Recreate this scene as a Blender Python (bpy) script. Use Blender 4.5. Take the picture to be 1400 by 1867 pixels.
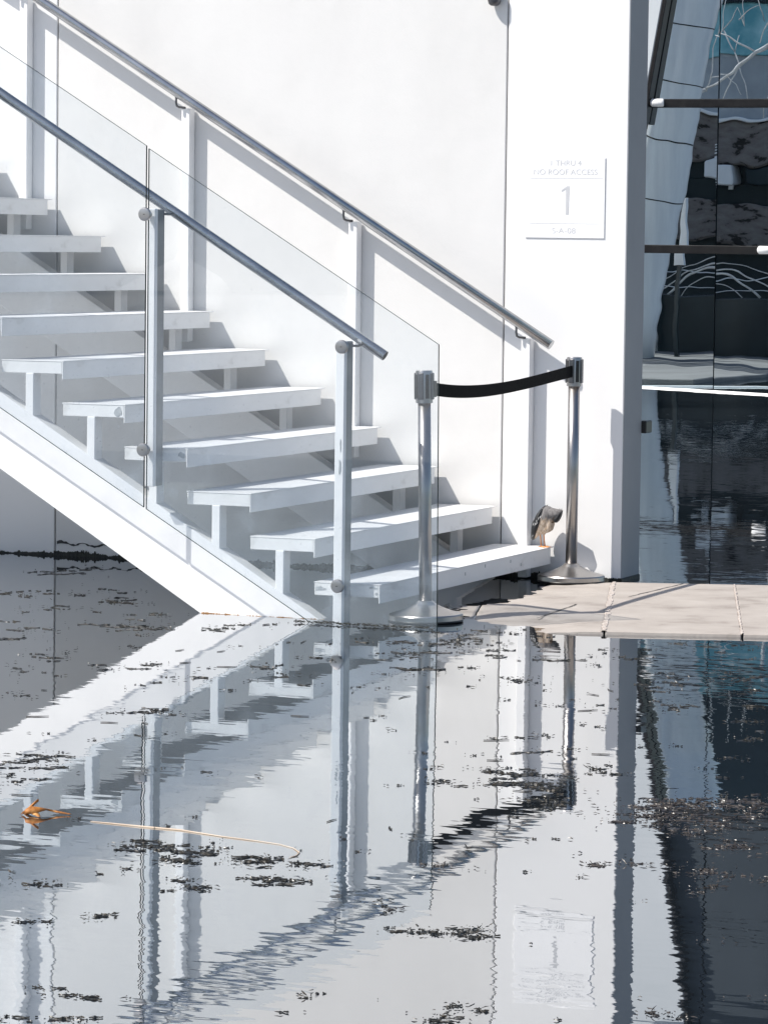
import bpy, bmesh, math, random
from mathutils import Vector, Matrix
from math import radians, sin, cos, pi

# ------------------------------------------------------------------ clean
for o in list(bpy.data.objects):
    bpy.data.objects.remove(o, do_unlink=True)
scene = bpy.context.scene
COL = scene.collection

# ------------------------------------------------------------------ camera
W, H = 1400.0, 1867.0                      # photograph pixels, used to read positions
CAM = Vector((5.4676, -15.9963, 1.5409))
YAW, PITCH, ROLL, FPX = radians(21.5567), radians(4.2005), radians(0.7137), 6703.3
_f = Vector((-sin(YAW)*cos(PITCH), cos(YAW)*cos(PITCH), -sin(PITCH)))
_r = _f.cross(Vector((0, 0, 1))).normalized()
_u = _r.cross(_f)
_r2 = _r*cos(ROLL) + _u*sin(ROLL)
_u2 = -_r*sin(ROLL) + _u*cos(ROLL)
cd = bpy.data.cameras.new('camera')
cam = bpy.data.objects.new('camera', cd)
COL.objects.link(cam)
cam.matrix_world = Matrix(((_r2.x, _u2.x, -_f.x, CAM.x), (_r2.y, _u2.y, -_f.y, CAM.y),
                           (_r2.z, _u2.z, -_f.z, CAM.z), (0, 0, 0, 1)))
cd.sensor_fit = 'HORIZONTAL'
cd.sensor_width = 36.0
cd.lens = 36.0*FPX/W
cd.clip_start = 0.1
cd.clip_end = 2000
scene.camera = cam

def on_z(px, py, z=0.0):
    d = _f*FPX + _r2*(px-W/2) - _u2*(py-H/2)
    return CAM + d*((z-CAM.z)/d.z)

# ------------------------------------------------------------------ world, sun, exposure
SUN = Vector((1.02, 1.0, -1.75)).normalized()       # direction the light travels
world = bpy.data.worlds.new('World')
scene.world = world
world.use_nodes = True
wn = world.node_tree
wn.nodes.clear()
sky = wn.nodes.new('ShaderNodeTexSky')
sky.sky_type = 'NISHITA'
sky.sun_disc = False
sky.sun_elevation = math.asin(-SUN.z)
sky.sun_rotation = math.atan2(-SUN.x, -SUN.y)
sky.air_density = 1.0
sky.dust_density = 1.2
sky.ozone_density = 1.0
bg = wn.nodes.new('ShaderNodeBackground')
bg.inputs['Strength'].default_value = 0.10
wo = wn.nodes.new('ShaderNodeOutputWorld')
wn.links.new(sky.outputs[0], bg.inputs[0])
wn.links.new(bg.outputs[0], wo.inputs[0])
sd = bpy.data.lights.new('sun', 'SUN')
sd.energy = 4.4
sd.angle = radians(0.5)
sd.color = (1.0, 0.95, 0.88)
so = bpy.data.objects.new('sun', sd)
so.rotation_euler = SUN.to_track_quat('-Z', 'Y').to_euler()
so.location = (-8, -16, 20)
COL.objects.link(so)
scene.view_settings.view_transform = 'Standard'
scene.view_settings.look = 'None'
scene.view_settings.gamma = 1.0
scene.view_settings.use_curve_mapping = False
scene.view_settings.exposure = 0.35
scene.render.engine = 'CYCLES'
try:
    scene.cycles.max_bounces = 12
    scene.cycles.glossy_bounces = 6
    scene.cycles.transparent_max_bounces = 16
    scene.cycles.caustics_reflective = True
    scene.cycles.sample_clamp_indirect = 3.0
    scene.cycles.blur_glossy = 0.6
    scene.cycles.caustics_refractive = False
except Exception:
    pass

# ------------------------------------------------------------------ material helpers
def new_mat(name):
    m = bpy.data.materials.new(name)
    m.use_nodes = True
    nt = m.node_tree
    nt.nodes.clear()
    return m, nt, nt.nodes, nt.links

def N(nt, t, **kw):
    n = nt.nodes.new(t)
    for k, v in kw.items():
        if k in n.inputs.keys():
            n.inputs[k].default_value = v
        else:
            setattr(n, k, v)
    return n

def noise(nt, scale, detail=4.0, rough=0.55, stretch=None, coord='Object'):
    tc = nt.nodes.new('ShaderNodeTexCoord')
    mp = nt.nodes.new('ShaderNodeMapping')
    if stretch:
        mp.inputs['Scale'].default_value = stretch
    nt.links.new(tc.outputs[coord], mp.inputs[0])
    n = nt.nodes.new('ShaderNodeTexNoise')
    n.inputs['Scale'].default_value = scale
    n.inputs['Detail'].default_value = detail
    n.inputs['Roughness'].default_value = rough
    nt.links.new(mp.outputs[0], n.inputs['Vector'])
    return n

def ramp(nt, src, stops):
    r = nt.nodes.new('ShaderNodeValToRGB')
    el = r.color_ramp.elements
    while len(el) < len(stops):
        el.new(0.5)
    for e, (p, c) in zip(el, stops):
        e.position = p
        e.color = (c[0], c[1], c[2], 1) if isinstance(c, (tuple, list)) else (c, c, c, 1)
    nt.links.new(src, r.inputs[0])
    return r

def surf(name, stops, scale=3.0, rough=0.5, metal=0.0, bump=0.0, bscale=40.0, stretch=None,
         detail=5.0, spec=0.5, bstretch=None, rough_var=0.0, coord='Object'):
    """principled surface: noise -> colour ramp, noise -> fine relief"""
    m, nt, nodes, links = new_mat(name)
    out = nodes.new('ShaderNodeOutputMaterial')
    b = nodes.new('ShaderNodeBsdfPrincipled')
    links.new(b.outputs[0], out.inputs[0])
    n = noise(nt, scale, detail, 0.6, stretch, coord)
    r = ramp(nt, n.outputs['Fac'], stops)
    links.new(r.outputs[0], b.inputs['Base Color'])
    b.inputs['Roughness'].default_value = rough
    b.inputs['Metallic'].default_value = metal
    b.inputs['Specular IOR Level'].default_value = spec
    if rough_var:
        mr = nodes.new('ShaderNodeMapRange')
        mr.inputs['To Min'].default_value = max(0.02, rough-rough_var)
        mr.inputs['To Max'].default_value = rough+rough_var
        links.new(n.outputs['Fac'], mr.inputs['Value'])
        links.new(mr.outputs[0], b.inputs['Roughness'])
    if bump:
        n2 = noise(nt, bscale, 6.0, 0.6, bstretch, coord)
        bp = nodes.new('ShaderNodeBump')
        bp.inputs['Strength'].default_value = 1.0
        bp.inputs['Distance'].default_value = bump
        links.new(n2.outputs['Fac'], bp.inputs['Height'])
        links.new(bp.outputs[0], b.inputs['Normal'])
    return m

M = {}
M['plaster'] = surf('plaster', [(0.25, (0.64, 0.635, 0.625)), (0.5, (0.69, 0.685, 0.675)), (0.75, (0.715, 0.71, 0.70))], 1.6, 0.75, bump=0.0030, bscale=5, spec=0.25, detail=9, stretch=(1.3, 1, 0.7))
M['white_panel'] = surf('white_panel', [(0.25, (0.755, 0.755, 0.755)), (0.75, (0.79, 0.79, 0.79))], 1.1, 0.6, bump=0.0006, bscale=14, spec=0.3)
M['white_paint'] = surf('white_paint', [(0.25, (0.76, 0.765, 0.77)), (0.5, (0.83, 0.83, 0.83)), (0.8, (0.85, 0.85, 0.85))], 4.0, 0.42, bump=0.0006, bscale=22, spec=0.4, rough_var=0.12)
M['tread_paint'] = surf('tread_paint', [(0.26, (0.52, 0.515, 0.50)), (0.40, (0.76, 0.76, 0.755)), (0.8, (0.83, 0.83, 0.83))], 3.0, 0.5, bump=0.0005, bscale=60, spec=0.35, stretch=(3.0, 1.2, 3.0), detail=8)
M['primer'] = surf('primer', [(0.3, (0.30, 0.32, 0.34)), (0.7, (0.46, 0.48, 0.49))], 40, 0.7, bump=0.002, bscale=120)
M['black_mark'] = surf('black_mark', [(0.3, 0.02), (0.7, 0.04)], 40, 0.7)
M['rust'] = surf('rust', [(0.3, (0.08, 0.045, 0.025)), (0.5, (0.34, 0.18, 0.07)), (0.65, (0.70, 0.62, 0.52))], 22, 0.8, bump=0.002, bscale=90)
M['steel'] = surf('steel', [(0.3, (0.36, 0.345, 0.335)), (0.7, (0.48, 0.465, 0.455))], 9, 0.32, 1.0, bump=0.00012, bscale=160, bstretch=(1, 1, 0.02), rough_var=0.06, stretch=(1, 1, 0.25))
M['steel_rail'] = surf('steel_rail', [(0.3, (0.36, 0.365, 0.375)), (0.7, (0.50, 0.505, 0.51))], 6, 0.22, 1.0, bump=0.0001, bscale=200, rough_var=0.07)
M['steel_dark'] = surf('steel_dark', [(0.3, (0.11, 0.11, 0.115)), (0.7, (0.19, 0.19, 0.20))], 10, 0.38, 1.0)
M['black_plastic'] = surf('black_plastic', [(0.3, 0.012), (0.7, 0.022)], 30, 0.35)
M['webbing'] = surf('webbing', [(0.3, 0.004), (0.7, 0.010)], 60, 0.85, bump=0.0008, bscale=700, spec=0.15)
M['concrete'] = surf('concrete', [(0.25, (0.25, 0.22, 0.195)), (0.45, (0.40, 0.36, 0.325)), (0.75, (0.48, 0.44, 0.40))], 4.0, 0.85, bump=0.002, bscale=90, spec=0.2, detail=9, coord='Object')
M['joint_lime'] = surf('joint_lime', [(0.35, (0.36, 0.30, 0.26)), (0.7, (0.66, 0.61, 0.56))], 45, 0.9, bump=0.003, bscale=120)
M['dark_line'] = surf('dark_line', [(0.3, 0.03), (0.7, 0.07)], 30, 0.9)
M['algae'] = surf('algae', [(0.3, (0.004, 0.006, 0.005)), (0.62, (0.016, 0.017, 0.010)), (0.82, (0.10, 0.065, 0.02))], 26, 0.55, bump=0.006, bscale=110)
M['glass_edge'] = surf('glass_edge', [(0.3, (0.006, 0.016, 0.016)), (0.7, (0.016, 0.040, 0.038))], 5, 0.5, spec=0.1)
M['sign_ink'] = surf('sign_ink', [(0.3, (0.50, 0.51, 0.53)), (0.7, (0.55, 0.56, 0.58))], 20, 0.6)
M['sign_plate'] = surf('sign_plate', [(0.3, (0.82, 0.82, 0.825)), (0.7, (0.86, 0.86, 0.865))], 5, 0.4)
M['mullion'] = surf('mullion', [(0.3, (0.020, 0.020, 0.022)), (0.7, (0.035, 0.034, 0.034))], 8, 0.35, 0.5)
M['cladding'] = surf('cladding', [(0.3, (0.028, 0.040, 0.052)), (0.7, (0.045, 0.060, 0.075))], 0.8, 0.45, 0.2, stretch=(1, 1, 0.15))
M['fin_white'] = surf('fin_white', [(0.3, (0.56, 0.60, 0.63)), (0.7, (0.64, 0.67, 0.70))], 0.7, 0.6, bump=0.004, bscale=3)
M['stone'] = surf('stone', [(0.36, (0.015, 0.013, 0.012)), (0.42, (0.15, 0.13, 0.12)), (0.75, (0.22, 0.20, 0.19))], 7.0, 0.9, bump=0.03, bscale=9, detail=3, stretch=(0.6, 1, 1.6))
M['stone_pale'] = surf('stone_pale', [(0.3, 0.74), (0.7, 0.84)], 2, 0.8)
M['dark_glass'] = surf('dark_glass', [(0.3, (0.010, 0.018, 0.022)), (0.7, (0.02, 0.035, 0.042))], 0.7, 0.25)
M['column_white'] = surf('column_white', [(0.35, (0.74, 0.75, 0.77)), (0.6, (0.86, 0.86, 0.86))], 1.5, 0.22, rough_var=0.08, spec=0.8, stretch=(4, 4, 0.3))
M['bark'] = surf('bark', [(0.3, (0.50, 0.48, 0.46)), (0.7, (0.78, 0.76, 0.74))], 9, 0.9, bump=0.01, bscale=20)
M['render_grey'] = surf('render_grey', [(0.3, (0.30, 0.32, 0.34)), (0.7, (0.46, 0.48, 0.50))], 1.2, 0.8)
M['sky_teal'] = surf('sky_teal', [(0.35, (0.10, 0.34, 0.40)), (0.6, (0.30, 0.56, 0.60)), (0.75, (0.62, 0.76, 0.78))], 1.6, 0.5)  # teal with pale clouds, painted to stand for reflected sky
M['grey_paint'] = surf('grey_paint', [(0.3, (0.25, 0.26, 0.27)), (0.7, (0.30, 0.31, 0.32))], 2.0, 0.55, bump=0.0005, bscale=30)
M['under_shade'] = surf('under_shade', [(0.3, (0.10, 0.095, 0.09)), (0.7, (0.18, 0.17, 0.165))], 6.0, 0.8)  # undersides coloured dark to deepen the shade below the treads
M['foliage'] = surf('foliage', [(0.3, (0.02, 0.035, 0.015)), (0.7, (0.06, 0.09, 0.035))], 0.6, 0.8)
M['paving_dark'] = surf('paving_dark', [(0.3, (0.07, 0.075, 0.08)), (0.7, (0.14, 0.145, 0.15))], 1.2, 0.7)
M['post_side_grey'] = surf('post_side_grey', [(0.3, (0.10, 0.115, 0.13)), (0.7, (0.20, 0.22, 0.24))], 3.0, 0.4, 0.3, stretch=(1, 1, 0.5))
M['plaza'] = surf('plaza', [(0.3, (0.36, 0.345, 0.33)), (0.7, (0.46, 0.44, 0.42))], 0.7, 0.9, bump=0.004, bscale=30)
M['debris'] = surf('debris', [(0.25, (0.008, 0.009, 0.008)), (0.5, (0.022, 0.021, 0.016)), (0.68, (0.06, 0.05, 0.035)), (0.85, (0.26, 0.23, 0.19))], 34, 0.34, detail=2)
M['debris_brown'] = surf('debris_brown', [(0.25, (0.025, 0.018, 0.012)), (0.5, (0.035, 0.030, 0.026)), (0.68, (0.085, 0.07, 0.058)), (0.78, (0.50, 0.48, 0.46))], 30, 0.34, detail=2)
M['leaf_dry'] = surf('leaf_dry', [(0.3, (0.10, 0.035, 0.01)), (0.5, (0.42, 0.16, 0.03)), (0.75, (0.68, 0.42, 0.16))], 26, 0.6, bump=0.002, bscale=60)
M['reed'] = surf('reed', [(0.3, (0.42, 0.30, 0.20)), (0.7, (0.66, 0.58, 0.48))], 6, 0.7)
M['feather_dark'] = surf('feather_dark', [(0.3, (0.006, 0.007, 0.009)), (0.7, (0.026, 0.029, 0.033))], 60, 0.6, bump=0.001, bscale=200, stretch=(3, 3, 0.6))
M['feather_edge'] = surf('feather_edge', [(0.3, 0.48), (0.7, 0.66)], 60, 0.7)
M['leg_orange'] = surf('leg_orange', [(0.3, (0.62, 0.22, 0.06)), (0.7, (0.80, 0.38, 0.14))], 60, 0.5)
M['bill'] = surf('bill', [(0.3, (0.03, 0.022, 0.015)), (0.7, (0.10, 0.06, 0.03))], 40, 0.4)

def bird_material():
    m, nt, nodes, links = new_mat('plumage')
    out = nodes.new('ShaderNodeOutputMaterial')
    b = nodes.new('ShaderNodeBsdfPrincipled')
    b.inputs['Roughness'].default_value = 0.85
    links.new(b.outputs[0], out.inputs[0])
    tc = nodes.new('ShaderNodeTexCoord')
    sep = nodes.new('ShaderNodeSeparateXYZ')
    links.new(tc.outputs['Object'], sep.inputs[0])
    n = noise(nt, 55, 5, 0.6, (2.5, 2.5, 0.7))
    # buff breast below, slate grey mantle, neck and head above
    a = nodes.new('ShaderNodeMath'); a.operation = 'MULTIPLY_ADD'
    a.inputs[1].default_value = 0.05
    links.new(n.outputs['Fac'], a.inputs[0])
    links.new(sep.outputs['Z'], a.inputs[2])
    t = nodes.new('ShaderNodeMapRange')
    t.inputs['From Min'].default_value = 0.147
    t.inputs['From Max'].default_value = 0.163
    links.new(a.outputs[0], t.inputs['Value'])
    buff = ramp(nt, n.outputs['Fac'], [(0.3, (0.26, 0.185, 0.125)), (0.5, (0.52, 0.41, 0.31)), (0.7, (0.66, 0.56, 0.47))])
    grey = ramp(nt, n.outputs['Fac'], [(0.3, (0.09, 0.085, 0.085)), (0.7, (0.24, 0.23, 0.23))])
    mx = nodes.new('ShaderNodeMix'); mx.data_type = 'RGBA'
    links.new(t.outputs[0], mx.inputs[0])
    links.new(buff.outputs[0], mx.inputs[6])
    links.new(grey.outputs[0], mx.inputs[7])
    links.new(mx.outputs[2], b.inputs['Base Color'])
    bp = nodes.new('ShaderNodeBump'); bp.inputs['Distance'].default_value = 0.002
    links.new(n.outputs['Fac'], bp.inputs['Height'])
    links.new(bp.outputs[0], b.inputs['Normal'])
    return m
M['plumage'] = bird_material()

def wavy_normal(nt, layers, patch=None):
    """sum of noise slopes -> a perturbed upward/outward normal (added to the true normal)"""
    nodes, links = nt.nodes, nt.links
    geo = nodes.new('ShaderNodeNewGeometry')
    acc = geo.outputs['Normal']
    pm = None
    if patch:
        pn = noise(nt, patch[0], 2, 0.5, patch[1], 'Object')
        pr = nodes.new('ShaderNodeMapRange')
        pr.inputs['From Min'].default_value = 0.38; pr.inputs['From Max'].default_value = 0.62
        pr.inputs['To Min'].default_value = patch[2]; pr.inputs['To Max'].default_value = patch[3]
        links.new(pn.outputs['Fac'], pr.inputs['Value']); pm = pr.outputs[0]
    for scale, stretch, amp, detail in layers:
        n = noise(nt, scale, detail, 0.5, stretch, 'Object')
        s = nodes.new('ShaderNodeVectorMath'); s.operation = 'SUBTRACT'
        s.inputs[1].default_value = (0.5, 0.5, 0.5)
        links.new(n.outputs['Color'], s.inputs[0])
        k = nodes.new('ShaderNodeVectorMath'); k.operation = 'MULTIPLY'
        k.inputs[1].default_value = amp
        links.new(s.outputs[0], k.inputs[0])
        ad = nodes.new('ShaderNodeVectorMath'); ad.operation = 'ADD'
        links.new(acc, ad.inputs[0]); links.new(k.outputs[0], ad.inputs[1])
        acc = ad.outputs[0]
        if pm is not None:
            sc_ = nodes.new('ShaderNodeVectorMath'); sc_.operation = 'SCALE'
            links.new(k.outputs[0], sc_.inputs[0]); links.new(pm, sc_.inputs['Scale'])
            links.new(sc_.outputs[0], ad.inputs[1])
    nm = nodes.new('ShaderNodeVectorMath'); nm.operation = 'NORMALIZE'
    links.new(acc, nm.inputs[0])
    return nm.outputs[0]

def water_material():
    m, nt, nodes, links = new_mat('water')
    out = nodes.new('ShaderNodeOutputMaterial')
    nrm = wavy_normal(nt, [(1.0, (9.0, 30.0, 1.0), (0.016, 0.016, 0.0), 2.0),
                           (1.0, (3.0, 9.0, 1.0), (0.008, 0.008, 0.0), 1.0),
                           (1.0, (0.8, 1.6, 1.0), (0.004, 0.004, 0.0), 1.0)],
                      patch=(1.0, (0.5, 1.3, 1.0), 0.45, 1.45))
    gl = nodes.new('ShaderNodeBsdfGlossy'); gl.inputs['Roughness'].default_value = 0.0
    gl.inputs['Color'].default_value = (0.94, 0.95, 0.96, 1)
    links.new(nrm, gl.inputs['Normal'])
    df = nodes.new('ShaderNodeBsdfDiffuse')
    n = noise(nt, 0.8, 4, 0.6)
    c = ramp(nt, n.outputs['Fac'], [(0.3, (0.010, 0.014, 0.019)), (0.7, (0.022, 0.028, 0.034))])
    links.new(c.outputs[0], df.inputs['Color'])
    lw = nodes.new('ShaderNodeLayerWeight'); lw.inputs['Blend'].default_value = 0.5
    mr = nodes.new('ShaderNodeMapRange')
    mr.inputs['From Min'].default_value = 0.55
    mr.inputs['From Max'].default_value = 0.93
    mr.inputs['To Min'].default_value = 0.33
    mr.inputs['To Max'].default_value = 0.84
    links.new(lw.outputs['Facing'], mr.inputs['Value'])
    mx = nodes.new('ShaderNodeMixShader')
    links.new(mr.outputs[0], mx.inputs[0]); links.new(df.outputs[0], mx.inputs[1]); links.new(gl.outputs[0], mx.inputs[2])
    links.new(mx.outputs[0], out.inputs[0])
    return m
M['water'] = water_material()

def facade_glass_material():
    m, nt, nodes, links = new_mat('facade_glass')
    out = nodes.new('ShaderNodeOutputMaterial')
    nrm = wavy_normal(nt, [(1.0, (0.9, 0.9, 1.3), (0.006, 0.0, 0.012), 2.0),
                           (1.0, (2.6, 2.6, 4.0), (0.004, 0.0, 0.007), 1.0)])
    gl = nodes.new('ShaderNodeBsdfGlossy'); gl.inputs['Roughness'].default_value = 0.0
    gl.inputs['Color'].default_value = (0.84, 0.93, 0.97, 1)
    links.new(nrm, gl.inputs['Normal'])
    df = nodes.new('ShaderNodeBsdfDiffuse'); df.inputs['Color'].default_value = (0.004, 0.008, 0.011, 1)
    mx = nodes.new('ShaderNodeMixShader'); mx.inputs[0].default_value = 0.96
    links.new(df.outputs[0], mx.inputs[1]); links.new(gl.outputs[0], mx.inputs[2])
    links.new(mx.outputs[0], out.inputs[0])
    return m
M['facade_glass'] = facade_glass_material()

def clear_glass_material():
    m, nt, nodes, links = new_mat('clear_glass')
    out = nodes.new('ShaderNodeOutputMaterial')
    tr = nodes.new('ShaderNodeBsdfTransparent'); tr.inputs['Color'].default_value = (0.965, 0.98, 0.99, 1)
    gl = nodes.new('ShaderNodeBsdfGlossy'); gl.inputs['Roughness'].default_value = 0.0
    lw = nodes.new('ShaderNodeLayerWeight'); lw.inputs['Blend'].default_value = 0.5
    pw = nodes.new('ShaderNodeMath'); pw.operation = 'POWER'; pw.inputs[1].default_value = 5.0
    links.new(lw.outputs['Facing'], pw.inputs[0])
    fr = nodes.new('ShaderNodeMath'); fr.operation = 'MULTIPLY_ADD'; fr.inputs[1].default_value = 0.96; fr.inputs[2].default_value = 0.04
    links.new(pw.outputs[0], fr.inputs[0])
    mx = nodes.new('ShaderNodeMixShader')
    links.new(fr.outputs[0], mx.inputs[0]); links.new(tr.outputs[0], mx.inputs[1]); links.new(gl.outputs[0], mx.inputs[2])
    # salt spray and dust film, heavier near the water, with spots
    df = nodes.new('ShaderNodeBsdfDiffuse'); df.inputs['Color'].default_value = (0.56, 0.65, 0.74, 1)
    n1 = noise(nt, 3.0, 8, 0.7)
    n2 = noise(nt, 60.0, 2, 0.5)
    film = ramp(nt, n1.outputs['Fac'], [(0.35, 0.022), (0.55, 0.050), (0.72, 0.13)])
    spots = ramp(nt, n2.outputs['Fac'], [(0.70, 0.0), (0.76, 0.35)])
    tc = nodes.new('ShaderNodeTexCoord'); sp = nodes.new('ShaderNodeSeparateXYZ')
    links.new(tc.outputs['Object'], sp.inputs[0])
    # film follows the stair: height above the sloping stringer line
    sl = nodes.new('ShaderNodeMath'); sl.operation = 'MULTIPLY_ADD'; sl.inputs[1].default_value = 0.6
    links.new(sp.outputs['X'], sl.inputs[0]); links.new(sp.outputs['Z'], sl.inputs[2])
    mr = nodes.new('ShaderNodeMapRange')
    mr.inputs['From Min'].default_value = -0.3; mr.inputs['From Max'].default_value = 0.75
    mr.inputs['To Min'].default_value = 1.9; mr.inputs['To Max'].default_value = 0.55
    links.new(sl.outputs[0], mr.inputs['Value'])
    ml = nodes.new('ShaderNodeMath'); ml.operation = 'MULTIPLY'
    links.new(film.outputs[0], ml.inputs[0]); links.new(mr.outputs[0], ml.inputs[1])
    sm = nodes.new('ShaderNodeMath'); sm.operation = 'MULTIPLY'
    links.new(spots.outputs[0], sm.inputs[0]); links.new(mr.outputs[0], sm.inputs[1])
    s2 = nodes.new('ShaderNodeMath'); s2.operation = 'MULTIPLY_ADD'; s2.inputs[1].default_value = 0.35
    links.new(sm.outputs[0], s2.inputs[0]); links.new(ml.outputs[0], s2.inputs[2])
    mx2 = nodes.new('ShaderNodeMixShader')
    links.new(s2.outputs[0], mx2.inputs[0]); links.new(mx.outputs[0], mx2.inputs[1]); links.new(df.outputs[0], mx2.inputs[2])
    links.new(mx2.outputs[0], out.inputs[0])
    return m
M['clear_glass'] = clear_glass_material()

# ------------------------------------------------------------------ object helpers
def obj(name, bm, mats, parent=None, smooth=False):
    me = bpy.data.meshes.new(name)
    bmesh.ops.recalc_face_normals(bm, faces=bm.faces)
    bm.to_mesh(me); bm.free()
    for k in (mats if isinstance(mats, (list, tuple)) else [mats]):
        me.materials.append(M[k])
    if smooth:
        for p in me.polygons: p.use_smooth = True
    o = bpy.data.objects.new(name, me)
    COL.objects.link(o)
    if parent is not None: o.parent = parent
    return o

def share(name, src, parent, loc=(0, 0, 0)):
    o = src.copy(); o.name = name
    COL.objects.link(o)
    o.parent = parent
    o.location = loc
    return o

def thing(name, label, cat, loc=(0, 0, 0), group=None):
    o = bpy.data.objects.new(name, None)
    o.empty_display_size = 0.1
    COL.objects.link(o)
    o.location = loc
    o['label'] = label; o['category'] = cat
    if group: o['group'] = group
    return o

def tag(o, label, cat, group=None):
    o['label'] = label; o['category'] = cat
    if group: o['group'] = group
    return o

def box(bm, x0, x1, y0, y1, z0, z1, bev=0.0, seg=1):
    vs = [bm.verts.new((x, y, z)) for x in (x0, x1) for y in (y0, y1) for z in (z0, z1)]
    idx = [(0, 1, 3, 2), (4, 6, 7, 5), (0, 4, 5, 1), (2, 3, 7, 6), (0, 2, 6, 4), (1, 5, 7, 3)]
    fs = [bm.faces.new([vs[i] for i in f]) for f in idx]
    if bev:
        es = list({e for f in fs for e in f.edges})
        bmesh.ops.bevel(bm, geom=es, offset=bev, segments=seg, affect='EDGES', profile=0.6)
    return fs

def B(*a, **k):
    bm = bmesh.new(); box(bm, *a, **k); return bm

def prism_xz(bm, poly, y0, y1, bev=0.0):
    a = [bm.verts.new((x, y0, z)) for x, z in poly]
    b = [bm.verts.new((x, y1, z)) for x, z in poly]
    n = len(poly)
    fs = [bm.faces.new(a), bm.faces.new(b[::-1])]
    for i in range(n):
        fs.append(bm.faces.new((a[i], b[i], b[(i+1) % n], a[(i+1) % n])))
    if bev:
        es = list({e for f in fs for e in f.edges})
        bmesh.ops.bevel(bm, geom=es, offset=bev, segments=1, affect='EDGES')
    return fs

def tube(bm, pts, rad, seg=20, cap=True):
    pts = [Vector(p) for p in pts]
    n = len(pts)
    rads = rad if isinstance(rad, (list, tuple)) else [rad]*n
    rings = []
    ref = None
    for i, p in enumerate(pts):
        d = (pts[min(i+1, n-1)] - pts[max(i-1, 0)]).normalized()
        if ref is None:
            ref = Vector((0, 0, 1)) if abs(d.z) < 0.9 else Vector((1, 0, 0))
        s = d.cross(ref).normalized(); t = s.cross(d).normalized(); ref = t
        rings.append([bm.verts.new(p + (s*cos(2*pi*k/seg) + t*sin(2*pi*k/seg))*rads[i]) for k in range(seg)])
    for i in range(n-1):
        for k in range(seg):
            f = bm.faces.new((rings[i][k], rings[i][(k+1) % seg], rings[i+1][(k+1) % seg], rings[i+1][k]))
            f.smooth = True
    if cap:
        bm.faces.new(rings[0][::-1]); bm.faces.new(rings[-1])

def lathe(bm, prof, seg=40, cx=0, cy=0, smooth=True):
    rings = []
    for r, z in prof:
        if r < 1e-6:
            rings.append([bm.verts.new((cx, cy, z))])
        else:
            rings.append([bm.verts.new((cx+r*cos(2*pi*k/seg), cy+r*sin(2*pi*k/seg), z)) for k in range(seg)])
    for a, b in zip(rings[:-1], rings[1:]):
        for k in range(seg):
            q = [a[k % len(a)], a[(k+1) % len(a)], b[(k+1) % len(b)], b[k % len(b)]]
            u = []
            for v in q:
                if v not in u: u.append(v)
            if len(u) > 2:
                f = bm.faces.new(u); f.smooth = smooth
    if len(rings[0]) > 1: bm.faces.new(rings[0][::-1])
    if len(rings[-1]) > 1: bm.faces.new(rings[-1])

def auto_smooth(o, ang=35):
    me = o.data
    for p in me.polygons: p.use_smooth = True
    try:
        me.set_sharp_from_angle(angle=radians(ang))
    except Exception:
        pass

def blotch(cx, cz, rx, rz, rng, n=11, y=0.0, thick=0.0015):
    """ragged flat chip in an x-z face, facing -Y, with thickness"""
    bm = bmesh.new()
    pts = []
    for k in range(n):
        a = 2*pi*k/n
        q = rng.uniform(0.55, 1.15)
        pts.append((cx+cos(a)*rx*q, cz+sin(a)*rz*q))
    prism_xz(bm, pts, y-thick, y+0.004)
    return bm

rng = random.Random(11)

# ================================================================== SETTING
# pool water: one level sheet from the paved plaza to beyond the glass building
bm = bmesh.new()
v = [bm.verts.new(p) for p in ((-60, -11.2, 0), (60, -11.2, 0), (60, 60, 0), (-60, 60, 0))]
bm.faces.new(v)
o = obj('water', bm, 'water'); o['kind'] = 'structure'
# plaza behind the photographer, reaching the horizon
bm = bmesh.new()
box(bm, -600, 600, -700, -11.2, -0.6, 0.10)
o = obj('plaza', bm, 'plaza'); o['kind'] = 'structure'
bm = bmesh.new()
v = [bm.verts.new(p) for p in ((-600, -11.3, -0.25), (600, -11.3, -0.25), (600, 900, -0.25), (-600, 900, -0.25))]
bm.faces.new(v)
o = obj('ground', bm, 'plaza'); o['kind'] = 'structure'

wr = random.Random(21)  # unseen trees, added to darken reflections and cover the bright horizon
bm = bmesh.new()
for k in range(150):
    a_ = radians(wr.uniform(182, 358)); rr = wr.uniform(75, 100)
    res = bmesh.ops.create_icosphere(bm, subdivisions=2, radius=1.0)
    hh_ = wr.uniform(4, 9)
    for v_ in res['verts']:
        q_ = wr.uniform(.8, 1.15)
        v_.co = Vector((cos(a_)*rr + v_.co.x*wr.uniform(3.5, 5)*q_, -12+sin(a_)*rr + v_.co.y*4*q_, max(-0.3, hh_*.5+v_.co.z*hh_*.55*q_)))
o = obj('added_tree_belt', bm, 'foliage'); o['kind'] = 'stuff'; o['label'] = 'added unseen belt of dark green trees beyond the plaza'; o['category'] = 'wood'

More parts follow.
